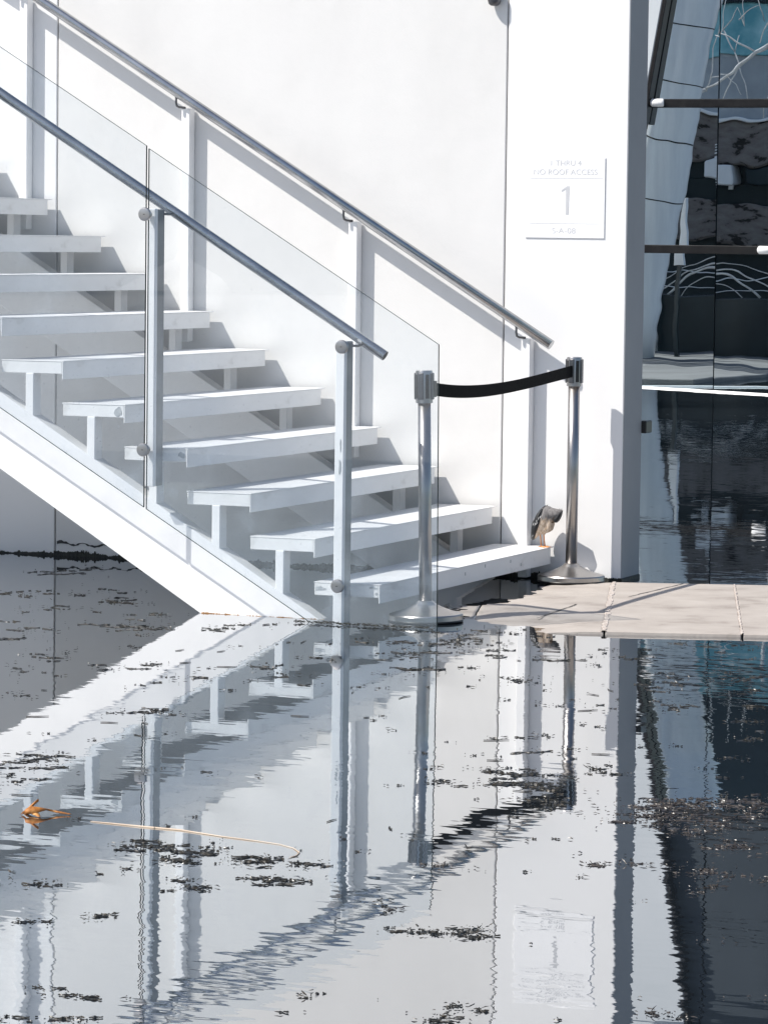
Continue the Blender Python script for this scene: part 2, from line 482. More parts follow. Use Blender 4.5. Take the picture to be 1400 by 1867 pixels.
# ---- walkway of big concrete slabs, barely above the water, turned 16.5 degrees to the wall
walk = bpy.data.objects.new('walkway', None); COL.objects.link(walk); walk['kind'] = 'structure'
ANG = radians(17.0)
E1 = Vector((cos(ANG), sin(ANG), 0)); E2 = Vector((sin(ANG), -cos(ANG), 0))
O = Vector((0.336, -0.157, 0))                      # on the first white joint, at the back edge
SW = 0.545                                          # slab width along E1
SL = 2.13                                           # slab length along E2
TOP = 0.014
def slab(i, front, name='slab'):
    g = 0.004
    bm = bmesh.new()
    c = [O + E1*(i*SW+g), O + E1*((i+1)*SW-g), O + E1*((i+1)*SW-g) + E2*front, O + E1*(i*SW+g) + E2*front]
    lo = [bm.verts.new((p.x, p.y, -0.10)) for p in c]
    hi = [bm.verts.new((p.x, p.y, TOP)) for p in c]
    bm.faces.new(lo[::-1]); bm.faces.new(hi)
    for k in range(4): bm.faces.new((lo[k], lo[(k+1) % 4], hi[(k+1) % 4], hi[k]))
    bmesh.ops.bevel(bm, geom=list(bm.edges), offset=0.0035, segments=1, affect='EDGES')
    return obj(name, bm, 'concrete', walk)
for i in range(0, 7): slab(i, SL)
# settled slabs on the stair side: they dip below the water, so the edge is ragged
DIP = [tuple(on_z(a_, b_)[:2]) for a_, b_ in ((1060, 1172), (965, 1144), (900, 1134), (845, 1127), (822, 1119), (850, 1105), (925, 1098), (985, 1084), (1000, 1072), (1010, 1050), (1010, 1020))]  # edge drawn in under the stair so water deepens the shade there
def dip_height(x, y):
    # signed distance to the line where the slab goes under
    pts = DIP
    best = 9; sgn = 1
    for (x0, y0), (x1, y1) in zip(pts[:-1], pts[1:]):
        dx, dy = x1-x0, y1-y0
        t = max(0, min(1, ((x-x0)*dx+(y-y0)*dy)/(dx*dx+dy*dy)))
        qx, qy = x-(x0+t*dx), y-(y0+t*dy)
        d = math.hypot(qx, qy)
        if d < best:
            best = d; sgn = -1 if (dx*(y-y0)-dy*(x-x0)) > 0 else 1
    nz = 0.5*sin(17*x+3*y)+0.3*sin(31*y+9*x+1.3)+0.25*sin(57*x-23*y)+0.2*sin(83*y+41*x)
    return max(-0.05, min(TOP-0.001, 0.050*best*sgn + 0.0030*nz + 0.001))
for i in (-1, -2):
    bm = bmesh.new()
    nx, ny = 34, 96
    g = 0.004
    grid = []
    for a in range(nx+1):
        row = []
        for b in range(ny+1):
            p = O + E1*(i*SW+g+(SW-2*g)*a/nx) + E2*(SL*b/ny)
            row.append(bm.verts.new((p.x, p.y, dip_height(p.x, p.y))))
        grid.append(row)
    for a in range(nx):
        for b in range(ny):
            f = bm.faces.new((grid[a][b], grid[a+1][b], grid[a+1][b+1], grid[a][b+1])); f.smooth = True
    ring = [grid[a][0] for a in range(nx+1)] + [grid[nx][b] for b in range(1, ny+1)] + \
           [grid[a][ny] for a in range(nx-1, -1, -1)] + [grid[0][b] for b in range(ny-1, 0, -1)]
    low = [bm.verts.new((q.co.x, q.co.y, -0.10)) for q in ring]
    for k in range(len(ring)):
        j = (k+1) % len(ring)
        bm.faces.new((ring[k], ring[j], low[j], low[k]))
    bm.faces.new(low)
    obj('slab', bm, 'concrete', walk)
# white lime in the open joints
def joint_strip(i, w0=0.006, w1=0.016):
    bm = bmesh.new()
    r = random.Random(i*7+3)
    L, R_ = [], []
    n = 60
    for k in range(n+1):
        s = (SL+0.002)*k/n+0.001
        c = O + E1*(i*SW) + E2*s
        a, b = r.uniform(w0, w1), r.uniform(w0, w1)
        z = TOP+0.0025
        p, q = c-E1*a, c+E1*b
        L.append((bm.verts.new((p.x, p.y, TOP-0.003)), bm.verts.new((p.x+E1.x*0.003, p.y+E1.y*0.003, z))))
        R_.append((bm.verts.new((q.x, q.y, TOP-0.003)), bm.verts.new((q.x-E1.x*0.003, q.y-E1.y*0.003, z))))
    for k in range(n):
        bm.faces.new((L[k][1], L[k+1][1], R_[k+1][1], R_[k][1]))
        bm.faces.new((L[k][0], L[k+1][0], L[k+1][1], L[k][1]))
        bm.faces.new((R_[k][0], R_[k][1], R_[k+1][1], R_[k+1][0]))
    obj('joint', bm, 'joint_lime', walk)
joint_strip(0); joint_strip(1, 0.003, 0.009); joint_strip(2)
# hairline cracks running square to the wall
def ground_line(pts, w, mat, name, z=TOP+0.0015):
    bm = bmesh.new(); r = random.Random(len(pts)*31+int(w*1e5))
    prev = None
    for i in range(len(pts)-1):
        for k in range(14):
            t = k/13
            x = pts[i][0]+(pts[i+1][0]-pts[i][0])*t + r.uniform(-.003, .003)
            y = pts[i][1]+(pts[i+1][1]-pts[i][1])*t
            ww = w*r.uniform(.5, 1.2)
            cur = (bm.verts.new((x-ww, y, z)), bm.verts.new((x+ww, y, z)))
            if prev: bm.faces.new((prev[0], prev[1], cur[1], cur[0]))
            prev = cur
    obj(name, bm, mat, walk)
ground_line([(0.560, -1.86), (0.515, -1.22)], 0.004, 'dark_line', 'crack')
ground_line([(0.610, -0.80), (0.640, -0.08)], 0.004, 'dark_line', 'crack')

# ---- the white wall
wall = thing('white_wall', 'tall white plaster wall with narrow vertical joints behind the staircase', 'wall', (0, 0, 0))
WT = 3.5
def wall_panel(name, x0, x1, mat, y=0.0):
    return obj(name, B(x0, x1, y, 0.27, -0.2, WT, bev=0.003), mat, wall)
p = wall_panel('end_panel', -0.2665, 0.316, 'white_panel'); p['label'] = 'bright white end panel of the wall'
e_ = obj('end_plate', B(0.3155, 0.319, 0.002, 0.268, -0.2, WT-0.003, bev=0.0008), 'grey_paint', wall); e_['label'] = 'grey painted end face of the wall'
wall_panel('plaster_panel', -2.568, -0.2735, 'plaster', 0.001)
p = wall_panel('pier_panel', -7.5, -2.575, 'white_panel'); p['label'] = 'bright white panel of the wall beside the upper steps'
obj('joint_backing', B(-2.60, -2.55, 0.06, 0.20, -0.2, WT-0.02), 'dark_line', wall)
obj('joint_backing', B(-0.29, -0.25, 0.06, 0.20, -0.2, WT-0.02), 'dark_line', wall)
def ragged_strip(name, x0, x1, y, zlo, zhi, jit, mat, n, parent, seed, depth=0.012):
    bm = bmesh.new(); r = random.Random(seed)
    top = []; bot = []; tb = []
    for k in range(n+1):
        x = x0+(x1-x0)*k/n
        w1 = sin(x*7.3+seed)*.5+sin(x*19.1+seed*2)*.35+sin(x*53.0+seed*3)*.35+sin(x*131.0+seed)*.25
        zt = zhi + jit*(w1*.8 + r.uniform(-.35, .35) + (1.2 if r.random() < .05 else 0))
        d = depth*(.8+.3*w1*.5+r.uniform(-.1, .1))
        bot.append(bm.verts.new((x, y-d, zlo))); top.append(bm.verts.new((x, y-d*.7, zt))); tb.append(bm.verts.new((x, y+0.002, zt+jit*.3)))
    for k in range(n):
        bm.faces.new((bot[k], bot[k+1], top[k+1], top[k])); bm.faces.new((top[k], top[k+1], tb[k+1], tb[k]))
    return obj(name, bm, mat, parent)
ragged_strip('algae_band', -7.4, -2.575, 0.0, -0.03, 0.009, 0.005, 'algae', 900, wall, 1)
ragged_strip('algae_band', -2.575, 0.316, 0.0, -0.03, 0.016, 0.009, 'algae', 640, wall, 2)
bm = bmesh.new(); box(bm, 0.300, 0.3225, -0.004, 0.275, -0.03, 0.018, bev=0.004); obj('algae_band', bm, 'algae', wall)
# crack along the foot of the plaster
bm = bmesh.new(); r = random.Random(5); prev = None
for k in range(60):
    x = -2.56 + 0.75*k/59
    z = 0.062 - 0.02*k/59 + 0.006*sin(k*.7) + r.uniform(-.002, .002); t = r.uniform(.001, .0055)*(1.6 if k < 8 else 1)
    cur = (bm.verts.new((x, -0.0015, z-t)), bm.verts.new((x, -0.0015, z+t)))
    if prev: bm.faces.new((prev[0], cur[0], cur[1], prev[1]))
    prev = cur
obj('crack', bm, 'dark_line', wall)

# ================================================================== STAIRCASE
RISE, RUN, Z1 = 0.175, 0.2873, 0.152
YN, YF = -2.19, -0.07
SLOPE = RISE/RUN
NT = 16
stair = thing('staircase', 'white open-riser staircase with glass balustrade and steel handrails', 'staircase', (0, -1.13, 0))
SY = 1.13                                            # children are built in world axes and shifted
def sp(name, bm, mat, parent=None, smooth=False):
    o = obj(name, bm, mat, parent or stair, smooth)
    if parent is None: o.location = (0, SY, 0)
    return o
# one tread: box, front lip, thin overhanging top sheet
bm = bmesh.new(); box(bm, -0.288, -0.006, YN, YF, -0.053, -0.003, bev=0.002)
tread0 = obj('tread', bm, ['tread_paint', 'under_shade'], stair)
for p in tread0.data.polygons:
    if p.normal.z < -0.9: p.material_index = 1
bm = bmesh.new(); box(bm, -0.0055, 0.0, YN-0.001, YF, -0.076, -0.003, bev=0.0012)
lip0 = obj('front_lip', bm, 'tread_paint', tread0)
bm = bmesh.new(); box(bm, -0.290, 0.0015, YN-0.0015, YF+0.042, -0.0025, 0.002, bev=0.001)
top0 = obj('top_sheet', bm, 'tread_paint', tread0)
treads = []
for k in range(NT):
    loc = (-k*RUN, SY, Z1+k*RISE)
    if k == 0:
        t = tread0; t.location = loc
    else:
        t = share('tread', tread0, stair, loc)
        share('front_lip', lip0, t); share('top_sheet', top0, t)
    treads.append(t)
# chipped paint on tread ends
cr = random.Random(4)
obj('paint_chip', blotch(-0.030, -0.026, 0.020, 0.026, cr, y=YN-0.0008), 'primer', treads[4])
obj('paint_chip', blotch(-0.024, -0.026, 0.018, 0.014, cr, 13, y=YN-0.0008), 'primer', treads[3])
obj('paint_chip', blotch(-0.032, -0.012, 0.020, 0.005, cr, 13, y=YN-0.0008), 'primer', treads[0])
obj('paint_chip', blotch(-0.016, -0.036, 0.006, 0.005, cr, 9, y=YN-0.0008), 'primer', treads[0])
obj('paint_chip', blotch(-0.262, -0.024, 0.026, 0.010, cr, 13, y=YN-0.0008), 'primer', treads[0])
bm = bmesh.new(); box(bm, 0.0, 0.0012, -1.69, -1.685, -0.066, -0.022); obj('scratch', bm, 'black_mark', treads[7])
for (yy, zz) in ((-1.2, -0.04), (-0.62, -0.03), (-0.48, -0.055), (-1.75, -0.05), (-0.95, -0.025)):
    bm = bmesh.new(); box(bm, 0.0, 0.0010, yy, yy+0.010, zz, zz+0.014, bev=0.0003); obj('scratch', bm, 'primer', treads[0])
# stringers
def stringer(y0, y1):
    bm = bmesh.new()
    zt = lambda x: SLOPE*(-0.266-x); zb = lambda x: SLOPE*(-0.798-x)
    XE = -4.75
    prism_xz(bm, [(-0.266+0.06/SLOPE, -0.06), (-0.798+0.06/SLOPE, -0.06), (XE, zb(XE)), (XE, zt(XE))], y0, y1, bev=0.003)
    return sp('stringer', bm, 'white_paint')
st_near = stringer(-2.196, -2.108)
st_far = stringer(-0.158, -0.070)
ragged_strip('rust_stain', -0.79, -0.24, -2.196, -0.02, 0.0015, 0.0028, 'rust', 260, st_near, 8, 0.002)
# supports between stringers and treads
def support_mesh(y0, y1):
    k = 2
    xc = -k*RUN-0.155
    ztop = Z1+k*RISE-0.053
    bm = bmesh.new(); box(bm, -0.019, 0.019, y0, y1, -0.30, 0.001, bev=0.003)
    return bm
for (y0, y1) in ((-2.194, -2.125), (-0.156, -0.087)):
    s0 = None
    for k in range(1, NT):
        loc = (-k*RUN-0.155, SY, Z1+k*RISE-0.053)
        if s0 is None:
            s0 = obj('support', support_mesh(y0, y1), 'white_paint', stair); s0.location = loc
        else:
            share('support', s0, stair, loc)
# landing at the head of the flight (out of the picture)
sp('landing', B(-5.7, -4.60, -2.20, -0.03, Z1+NT*RISE-0.09, Z1+NT*RISE, bev=0.004), 'white_paint')
sp('landing_column', B(-4.95, -4.75, -2.0, -1.8, -0.3, Z1+NT*RISE-0.085, bev=0.005), 'white_paint')

# wall-side handrail and posts
FR_Y = -0.095
def far_z(x): return 1.084 + 0.6115*(-0.008-x)
bm = bmesh.new(); tube(bm, [(x, FR_Y, far_z(x)) for x in (-4.7, -3, -1.5, -0.004)], 0.0235, 24)
far_rail = sp('handrail', bm, 'steel_rail')
far_rail['label'] = 'brushed steel handrail along the wall'
for i, k in enumerate((0, 3, 6, 9, 12)):
    xc = -k*RUN - 0.138
    zt = far_z(xc) - 0.055
    zb = Z1 + k*RISE
    bm = bmesh.new(); box(bm, xc-0.022, xc+0.022, -0.064, -0.006, zb-0.145, zt, bev=0.003)
    sp('railing_post', bm, 'white_paint')
    bm = bmesh.new()
    zr = far_z(xc-0.036)
    tube(bm, [(xc-0.036, FR_Y, zr-0.016), (xc-0.036, FR_Y, zr-0.050), (xc-0.034, FR_Y+0.004, zr-0.066), (xc-0.026, FR_Y+0.012, zr-0.072), (xc-0.004, FR_Y+0.036, zr-0.074)], 0.0055, 10)
    obj('bracket', bm, 'steel_dark', far_rail)
# glass-side posts
posts = [(-0.145, 0, -0.12), (-0.990, 3, 0.523), (-1.852, 6, 0.523+3*RISE)]
for xc, k, zb in posts:
    zt = 1.142 + k*RISE
    bm = bmesh.new(); box(bm, xc-0.020, xc+0.020, -2.290, -2.264, zb, zt, bev=0.003)
    po = sp('balustrade_post', bm, 'white_paint')
    obj('web', B(xc-0.018, xc+0.0175, -2.265, -2.1935, zb+0.002, zt-0.002, bev=0.003), 'post_side_grey', po)  # rear part of the post, darker grey than its front
    if k == 0:
        obj('paint_chip', blotch(xc+0.004, 0.63, 0.006, 0.035, cr, 15, y=-2.2905), 'primer', po)
        obj('paint_chip', blotch(xc+0.006, 0.72, 0.0035, 0.024, cr, 11, y=-2.2905), 'primer', po)
# glass-side handrail, open tube end
NR_Y = -2.135
def near_z(x): return 1.086 + 0.6075*(-0.020-x)
bm = bmesh.new()
tube(bm, [(x, NR_Y, near_z(x)) for x in (-4.7, -3, -1.5, -0.012)], 0.0215, 28, cap=False)
tube(bm, [(x, NR_Y, near_z(x)) for x in (-0.20, -0.0125)], 0.0185, 28, cap=False)
d = Vector((1, 0, -0.6075)).normalized(); e = Vector((-0.012, NR_Y, near_z(-0.012)))
s = d.cross(Vector((0, 0, 1))).normalized(); t = s.cross(d)
ro = [bm.verts.new(e+(s*cos(2*pi*k/28)+t*sin(2*pi*k/28))*0.0215) for k in range(28)]
ri = [bm.verts.new(e-d*0.0005+(s*cos(2*pi*k/28)+t*sin(2*pi*k/28))*0.0185) for k in range(28)]
for k in range(28): bm.faces.new((ro[k], ro[(k+1) % 28], ri[(k+1) % 28], ri[k]))
near_rail = sp('handrail', bm, 'steel_rail'); near_rail['label'] = 'brushed steel handrail behind the glass balustrade'
bm = bmesh.new(); tube(bm, [(x, NR_Y, near_z(x)) for x in (-0.060, -0.058)], 0.0186, 20); obj('tube_plug', bm, 'black_plastic', near_rail)
# oval bolt hole near the rail end, on the camera side
bm = bmesh.new()
c0 = Vector((-0.115, NR_Y, near_z(-0.115)))
q = (Vector((0.25, -0.9, -0.30))).normalized(); q = (q-d*q.dot(d)).normalized(); w = d.cross(q)
for k in range(16):
    a = 2*pi*k/16
for ring_r, off in ((1.0, 0.0205), (1.0, 0.0222)):
    pass
vv = []
for k in range(18):
    a = 2*pi*k/18
    off = w*(0.0055*sin(a)); base = c0+d*(0.011*cos(a))+off
    vv.append(bm.verts.new(base+q*math.sqrt(0.0220**2-0.0055**2*sin(a)**2)))
bm.faces.new(vv)
obj('slot', bm, 'feather_edge', near_rail)
for xc, k, zb in posts:
    zt = 1.142+k*RISE
    bm = bmesh.new()
    tube(bm, [(xc+0.010, -2.21, zt-0.020), (xc+0.030, -2.18, zt-0.022), (xc+0.036, NR_Y, zt-0.016), (xc+0.036, NR_Y, near_z(xc+0.036)-0.018)], 0.0055, 10)
    obj('bracket', bm, 'steel_dark', near_rail)
# glass panels
GY0, GY1 = -2.336, -2.324
def glass(poly):
    bm = bmesh.new()
    fs = prism_xz(bm, poly, GY0, GY1)
    for f in fs[2:]: f.material_index = 1
    o = sp('glass_panel', bm, ['clear_glass', 'glass_edge'])
    return o
glass([(-0.982, 1.911), (0.294, 1.138), (0.303, -0.05), (-0.20, -0.05), (-0.262, 0.010), (-0.982, 0.434)])
gl = lambda x: 1.922+0.6050*(-0.992-x); gb = lambda x: 0.440+0.5890*(-0.992-x)
glass([(-0.993, gl(-0.993)), (-0.993, gb(-0.993)), (-2.70, gb(-2.70)), (-2.70, gl(-2.70))])
# standoff discs clamping the glass
def disc(x, z):
    bm = bmesh.new()
    prof = [(0.0, -0.016), (0.020, -0.016), (0.0255, -0.0145), (0.0275, -0.011), (0.0275, -0.001), (0.014, 0.0), (0.014, 0.034)]
    rings = []
    seg = 32
    for r_, y in prof:
        if r_ == 0: rings.append([bm.verts.new((x, GY0+y, z))])
        else: rings.append([bm.verts.new((x+r_*cos(2*pi*k/seg), GY0+y, z+r_*sin(2*pi*k/seg))) for k in range(seg)])
    for a, b in zip(rings[:-1], rings[1:]):
        for k in range(seg):
            if len(a) == 1: bm.faces.new((a[0], b[k], b[(k+1) % seg]))
            else: bm.faces.new((a[k], a[(k+1) % seg], b[(k+1) % seg], b[k]))
    bm.faces.new(rings[-1])
    o = sp('clamp_disc', bm, 'steel'); auto_smooth(o, 30)
    bm = bmesh.new()
    box(bm, x-0.004, x+0.004, GY0-0.0170, GY0-0.015, z-0.0012, z+0.0012)
    obj('screw_slot', bm, 'black_plastic', o)
for x, z in ((-0.993, 1.643), (-0.993, 0.678), (-0.117, 1.120), (-0.124, 0.155), (-1.857, 2.17), (-1.857, 1.205)): disc(x, z)

# ================================================================== SIGN ON THE WALL
sign = thing('stair_sign', 'white square stair sign with pale grey lettering on the wall end', 'sign', (0.021, 0, 1.7535))
obj('sign_plate', B(-0.191, 0.191, -0.0055, 0.0005, -0.183, 0.183, bev=0.0012), 'sign_plate', sign)
def text(body, size, x, z, name='lettering', width=None):
    cu = bpy.data.curves.new('txt', 'FONT'); cu.body = body; cu.size = size
    cu.align_x = 'CENTER'; cu.align_y = 'CENTER'; cu.extrude = 0.0006; cu.offset = -size*0.012
    tmp = bpy.data.objects.new('txt', cu); COL.objects.link(tmp)
    dg = bpy.context.evaluated_depsgraph_get()
    me = bpy.data.meshes.new_from_object(tmp.evaluated_get(dg))
    bpy.data.objects.remove(tmp, do_unlink=True)
    xs = [q.co.x for q in me.vertices]
    k = width/(max(xs)-min(xs)) if width else 1
    for q in me.vertices:
        q.co = Vector((q.co.x*k, -q.co.z, q.co.y))
    me.materials.clear(); me.materials.append(M['sign_ink'])
    o = bpy.data.objects.new(name, me); COL.objects.link(o); o.parent = sign
    o.location = (x, -0.0059, z)
    return o
text('1 THRU 4', 0.036, 0.0, 0.158, width=0.145)
text('NO ROOF ACCESS', 0.036, 0.0, 0.117, width=0.305)
text('S-A-08', 0.036, -0.004, -0.151, width=0.112)
# the large figure one
bm = bmesh.new()
prism_xz(bm, [(0.004, -0.076), (0.018, -0.076), (0.020, 0.054), (0.009, 0.054), (-0.018, 0.036), (-0.018, 0.028), (-0.006, 0.033), (0.004, 0.040)], -0.0066, -0.0050)
obj('lettering', bm, 'sign_ink', sign)
for z in (0.090, -0.117):
    obj('dividing_line', B(-0.172, 0.180, -0.0062, -0.0050, z-0.0008, z+0.0008), 'sign_ink', sign)

# small fittings on the wall
o = obj('wall_fitting', B(0.300, 0.342, 0.2695, 0.36, 0.672, 0.730, bev=0.004), 'black_plastic')
tag(o, 'small black box fixed to the back corner of the white wall', 'wall fitting')
bm = bmesh.new()
lathe(bm, [(0.0, 2.628), (0.016, 2.630), (0.026, 2.638), (0.030, 2.652), (0.030, 2.70), (0.0, 2.702)], 20, -0.328, -0.030)
o = obj('round_fitting', bm, 'steel_dark'); tag(o, 'small grey rounded fitting above the joint by the sign', 'wall lamp')  # unidentified round fitting, gives no light

# ================================================================== BARRIER STANCHIONS
def stanchion(label, loc, tilt=0.0):
    t = thing('barrier_stanchion', label, 'stanchion', loc, 'belt barrier stanchions by the stairs')
    bm = bmesh.new()
    lathe(bm, [(0.0, 0.0), (0.150, 0.0), (0.153, 0.003), (0.153, 0.022), (0.150, 0.027), (0.135, 0.031), (0.110, 0.038), (0.080, 0.049), (0.055, 0.060), (0.040, 0.069), (0.032, 0.078), (0.0275, 0.080)], 72)
    b = obj('base', bm, 'steel', t); auto_smooth(b, 30)
    bm = bmesh.new(); lathe(bm, [(0.1515, -0.004), (0.1535, -0.004), (0.1535, 0.004), (0.1515, 0.004)], 72); obj('rubber_rim', bm, 'black_plastic', b)
    bm = bmesh.new(); lathe(bm, [(0.0265, 0.07), (0.0265, 0.890)], 40); p = obj('pole', bm, 'steel', t)
    bm = bmesh.new()
    lathe(bm, [(0.0275, 0.886), (0.034, 0.887), (0.0345, 0.892), (0.0345, 1.014), (0.0325, 1.019), (0.0, 1.020)], 40)
    h = obj('belt_head', bm, 'steel', t); auto_smooth(h, 30)
    for k in range(4):
        a = k*pi/2 + pi*0.25 + radians(-2)
        bm = bmesh.new(); box(bm, -0.0085, 0.0085, -0.0015, 0.0045, 0.905, 1.004, bev=0.003, seg=2)
        bmesh.ops.rotate(bm, verts=bm.verts, cent=(0, 0, 0), matrix=Matrix.Rotation(pi/2, 3, 'Z'))
        bmesh.ops.translate(bm, verts=bm.verts, vec=(0.034, 0, 0))
        bmesh.ops.rotate(bm, verts=bm.verts, cent=(0, 0, 0), matrix=Matrix.Rotation(a, 3, 'Z'))
        obj('belt_slot', bm, 'black_plastic', h)
        bm = bmesh.new(); box(bm, 0.030, 0.0405, -0.012, 0.012, 0.901, 1.010, bev=0.004, seg=2)
        bmesh.ops.rotate(bm, verts=bm.verts, cent=(0, 0, 0), matrix=Matrix.Rotation(a+pi/4, 3, 'Z'))
        obj('head_rib', bm, 'steel_dark', h)
    t.rotation_euler = (0, tilt, 0)
    return t
LS = Vector((0.145, -2.045, 0.004)); RS = Vector((0.135, -0.170, TOP-0.001))
LT = radians(-1.2)
stanchion('steel belt barrier stanchion standing behind the glass panel', LS, LT)
stanchion('steel belt barrier stanchion beside the bird at the wall', RS, 0.0)
# belt between the two heads
a = LS + Vector((0.035+sin(LT)*0.95, 0.006, 0.945)); b = RS + Vector((0.0, -0.033, 0.955))
bm = bmesh.new()
rows = []
nseg = 40
for k in range(nseg+1):
    t = k/nseg
    c = a.lerp(b, t)
    z = c.z - 0.034*4*t*(1-t)*(0.55 + 0.9*(1-t))
    hh = 0.0265
    tw = 0.006*sin(pi*t)
    d2 = Vector((b.y-a.y, -(b.x-a.x), 0)).normalized()
    row = []
    for sgn, th in ((-1, -1), (1, -1), (1, 1), (-1, 1)):
        row.append(bm.verts.new(Vector((c.x, c.y, z+sgn*hh)) + d2*(th*0.0011 + sgn*tw)))
    rows.append(row)
for k in range(nseg):
    for j in range(4):
        f = bm.faces.new((rows[k][j], rows[k][(j+1) % 4], rows[k+1][(j+1) % 4], rows[k+1][j]))
bm.faces.new(rows[0][::-1]); bm.faces.new(rows[-1])
belt = obj('barrier_belt', bm, 'webbing')
tag(belt, 'black webbing belt stretched between the two steel stanchions', 'belt')
bm = bmesh.new(); box(bm, -0.014, 0.020, -0.007, 0.007, -0.033, 0.033, bev=0.002)
bmesh.ops.rotate(bm, verts=bm.verts, cent=(0, 0, 0), matrix=Matrix.Rotation(math.atan2(b.y-a.y, b.x-a.x), 3, 'Z'))
bmesh.ops.translate(bm, verts=bm.verts, vec=a+Vector((0.0, 0.012, -0.001)))
obj('belt_clip', bm, 'black_plastic', belt)

# ================================================================== BIRD
CS = 0.000214*1.05                                   # metres per unit of the bird sketch below
bird = thing('heron', 'small grey heron with orange legs preening on the lowest step', 'bird', (-0.024, -0.100, Z1+0.002))
def bp_(u, v, y=0.0): return Vector(((u-590)*CS, y, (1108-v)*CS))
def ell(bm, u, v, ru, rv, ry, rot=0.0, y=0.0, seg=20):
    res = bmesh.ops.create_uvsphere(bm, u_segments=seg, v_segments=seg//2, radius=1.0)
    mat = Matrix.Translation(bp_(u, v, y)) @ Matrix.Rotation(radians(rot), 4, 'Y') @ Matrix.Diagonal((ru*CS, ry*CS, rv*CS, 1))
    bmesh.ops.transform(bm, matrix=mat, verts=res['verts'])
def chain(bm, pts, seg=14):
    """pts: (u, v, y, r): overlapping balls swept densely into one limb"""
    for (u0, v0, y0, r0), (u1, v1, y1, r1) in zip(pts[:-1], pts[1:]):
        for k in range(5):
            t = k/4
            ell(bm, u0+(u1-u0)*t, v0+(v1-v0)*t, r0+(r1-r0)*t, r0+(r1-r0)*t, r0+(r1-r0)*t, 0, (y0+(y1-y0)*t)*CS, seg)
bm = bmesh.new()
chain(bm, [(395, 900, 0, 45), (440, 800, 0, 85), (500, 700, 0, 120), (570, 590, 0, 160), (620, 490, 0, 175), (655, 410, 0, 155)])
chain(bm, [(560, 730, -10, 95), (650, 720, -10, 95), (710, 690, -10, 95), (715, 620, -10, 110), (700, 540, -5, 125)])
chain(bm, [(655, 400, 0, 140), (740, 405, -20, 120), (820, 405, -40, 108), (890, 400, -50, 92), (945, 375, -50, 62), (985, 350, -50, 26)])
chain(bm, [(510, 770, -25, 60), (530, 830, -25, 30)])
chain(bm, [(575, 790, 35, 60), (585, 840, 35, 28)])
body = obj('body', bm, 'plumage', bird)
rm = body.modifiers.new('remesh', 'REMESH'); rm.mode = 'VOXEL'; rm.voxel_size = 0.0022
smd = body.modifiers.new('smooth', 'SMOOTH'); smd.factor = 0.6; smd.iterations = 6
dg = bpy.context.evaluated_depsgraph_get()
me2 = bpy.data.meshes.new_from_object(body.evaluated_get(dg))
body.modifiers.clear(); body.data = me2
for p in me2.polygons: p.use_smooth = True
def sheet(name, outline, y0, y1, mat, parent, bulge=0.0):
    """closed lens-like shell with the outline in the sketch plane"""
    bm = bmesh.new()
    cu = sum(p[0] for p in outline)/len(outline); cv = sum(p[1] for p in outline)/len(outline)
    rim = [bm.verts.new(bp_(u, v, y1)) for u, v in outline]
    mid = [bm.verts.new(bp_(cu+(u-cu)*.62, cv+(v-cv)*.62, y0-bulge*.75)) for u, v in outline]
    cen = bm.verts.new(bp_(cu, cv, y0-bulge))
    back = bm.verts.new(bp_(cu, cv, y1+0.004))
    n = len(outline)
    for k in range(n):
        j = (k+1) % n
        for f in (bm.faces.new((rim[k], rim[j], mid[j], mid[k])), bm.faces.new((mid[k], mid[j], cen)), bm.faces.new((rim[j], rim[k], back))):
            f.smooth = True
    return obj(name, bm, mat, parent)
wing_out = [(640, 238), (560, 292), (505, 350), (445, 432), (400, 520), (366, 610), (345, 700), (330, 800), (326, 880), (332, 940), (352, 968), (392, 952), (440, 860), (500, 760), (560, 650), (600, 540), (605, 450), (560, 400), (600, 320)]
wing = sheet('wing', wing_out, -0.034, -0.008, 'feather_dark', bird, 0.009)
wing2 = sheet('wing', [(u+14, v-4) for u, v in wing_out], 0.036, 0.008, 'feather_dark', bird, -0.009)
sheet('tail', [(335, 870), (326, 930), (345, 975), (395, 955), (436, 900), (430, 850), (380, 830)], -0.006, 0.004, 'feather_dark', bird, 0.006)
for (u0, v0, u1, v1, w_) in ((415, 660, 440, 600, 8), (455, 665, 475, 600, 8), (475, 640, 520, 590, 7), (495, 600, 500, 540, 7), (530, 545, 545, 480, 8), (560, 500, 590, 455, 9), (385, 770, 380, 670, 9), (430, 560, 445, 500, 6), (395, 890, 415, 840, 6)):
    bm = bmesh.new()
    tube(bm, [bp_(u0, v0, -0.0425 if u0 > 400 else -0.033), bp_((u0+u1)/2+4, (v0+v1)/2, -0.0435 if u0 > 400 else -0.034), bp_(u1, v1, -0.0425 if u0 > 400 else -0.033)], [w_*CS*.5, w_*CS, w_*CS*.4], 6)
    obj('feather_edge', bm, 'feather_edge', wing)
sheet('dark_cap', [(1012, 338), (990, 350), (940, 410), (880, 460), (820, 525), (800, 575), (845, 592), (890, 590), (935, 550), (970, 495), (995, 430), (1005, 385)], -0.034, -0.010, 'feather_dark', bird, 0.004)
bm = bmesh.new(); chain(bm, [(830, 570, -70, 24), (780, 590, -75, 19), (735, 612, -80, 15), (712, 628, -82, 6)], 8); obj('bill', bm, 'bill', bird)
for (u0, v0, u1, v1) in ((985, 340, 1012, 318), (975, 335, 990, 290), (945, 320, 938, 292)):
    bm = bmesh.new(); tube(bm, [bp_(u0, v0, -0.010), bp_((u0+u1)/2, (v0+v1)/2-3, -0.011), bp_(u1, v1, -0.012)], [7*CS, 5*CS, 1.5*CS], 6); obj('crest_feather', bm, 'feather_dark', bird)
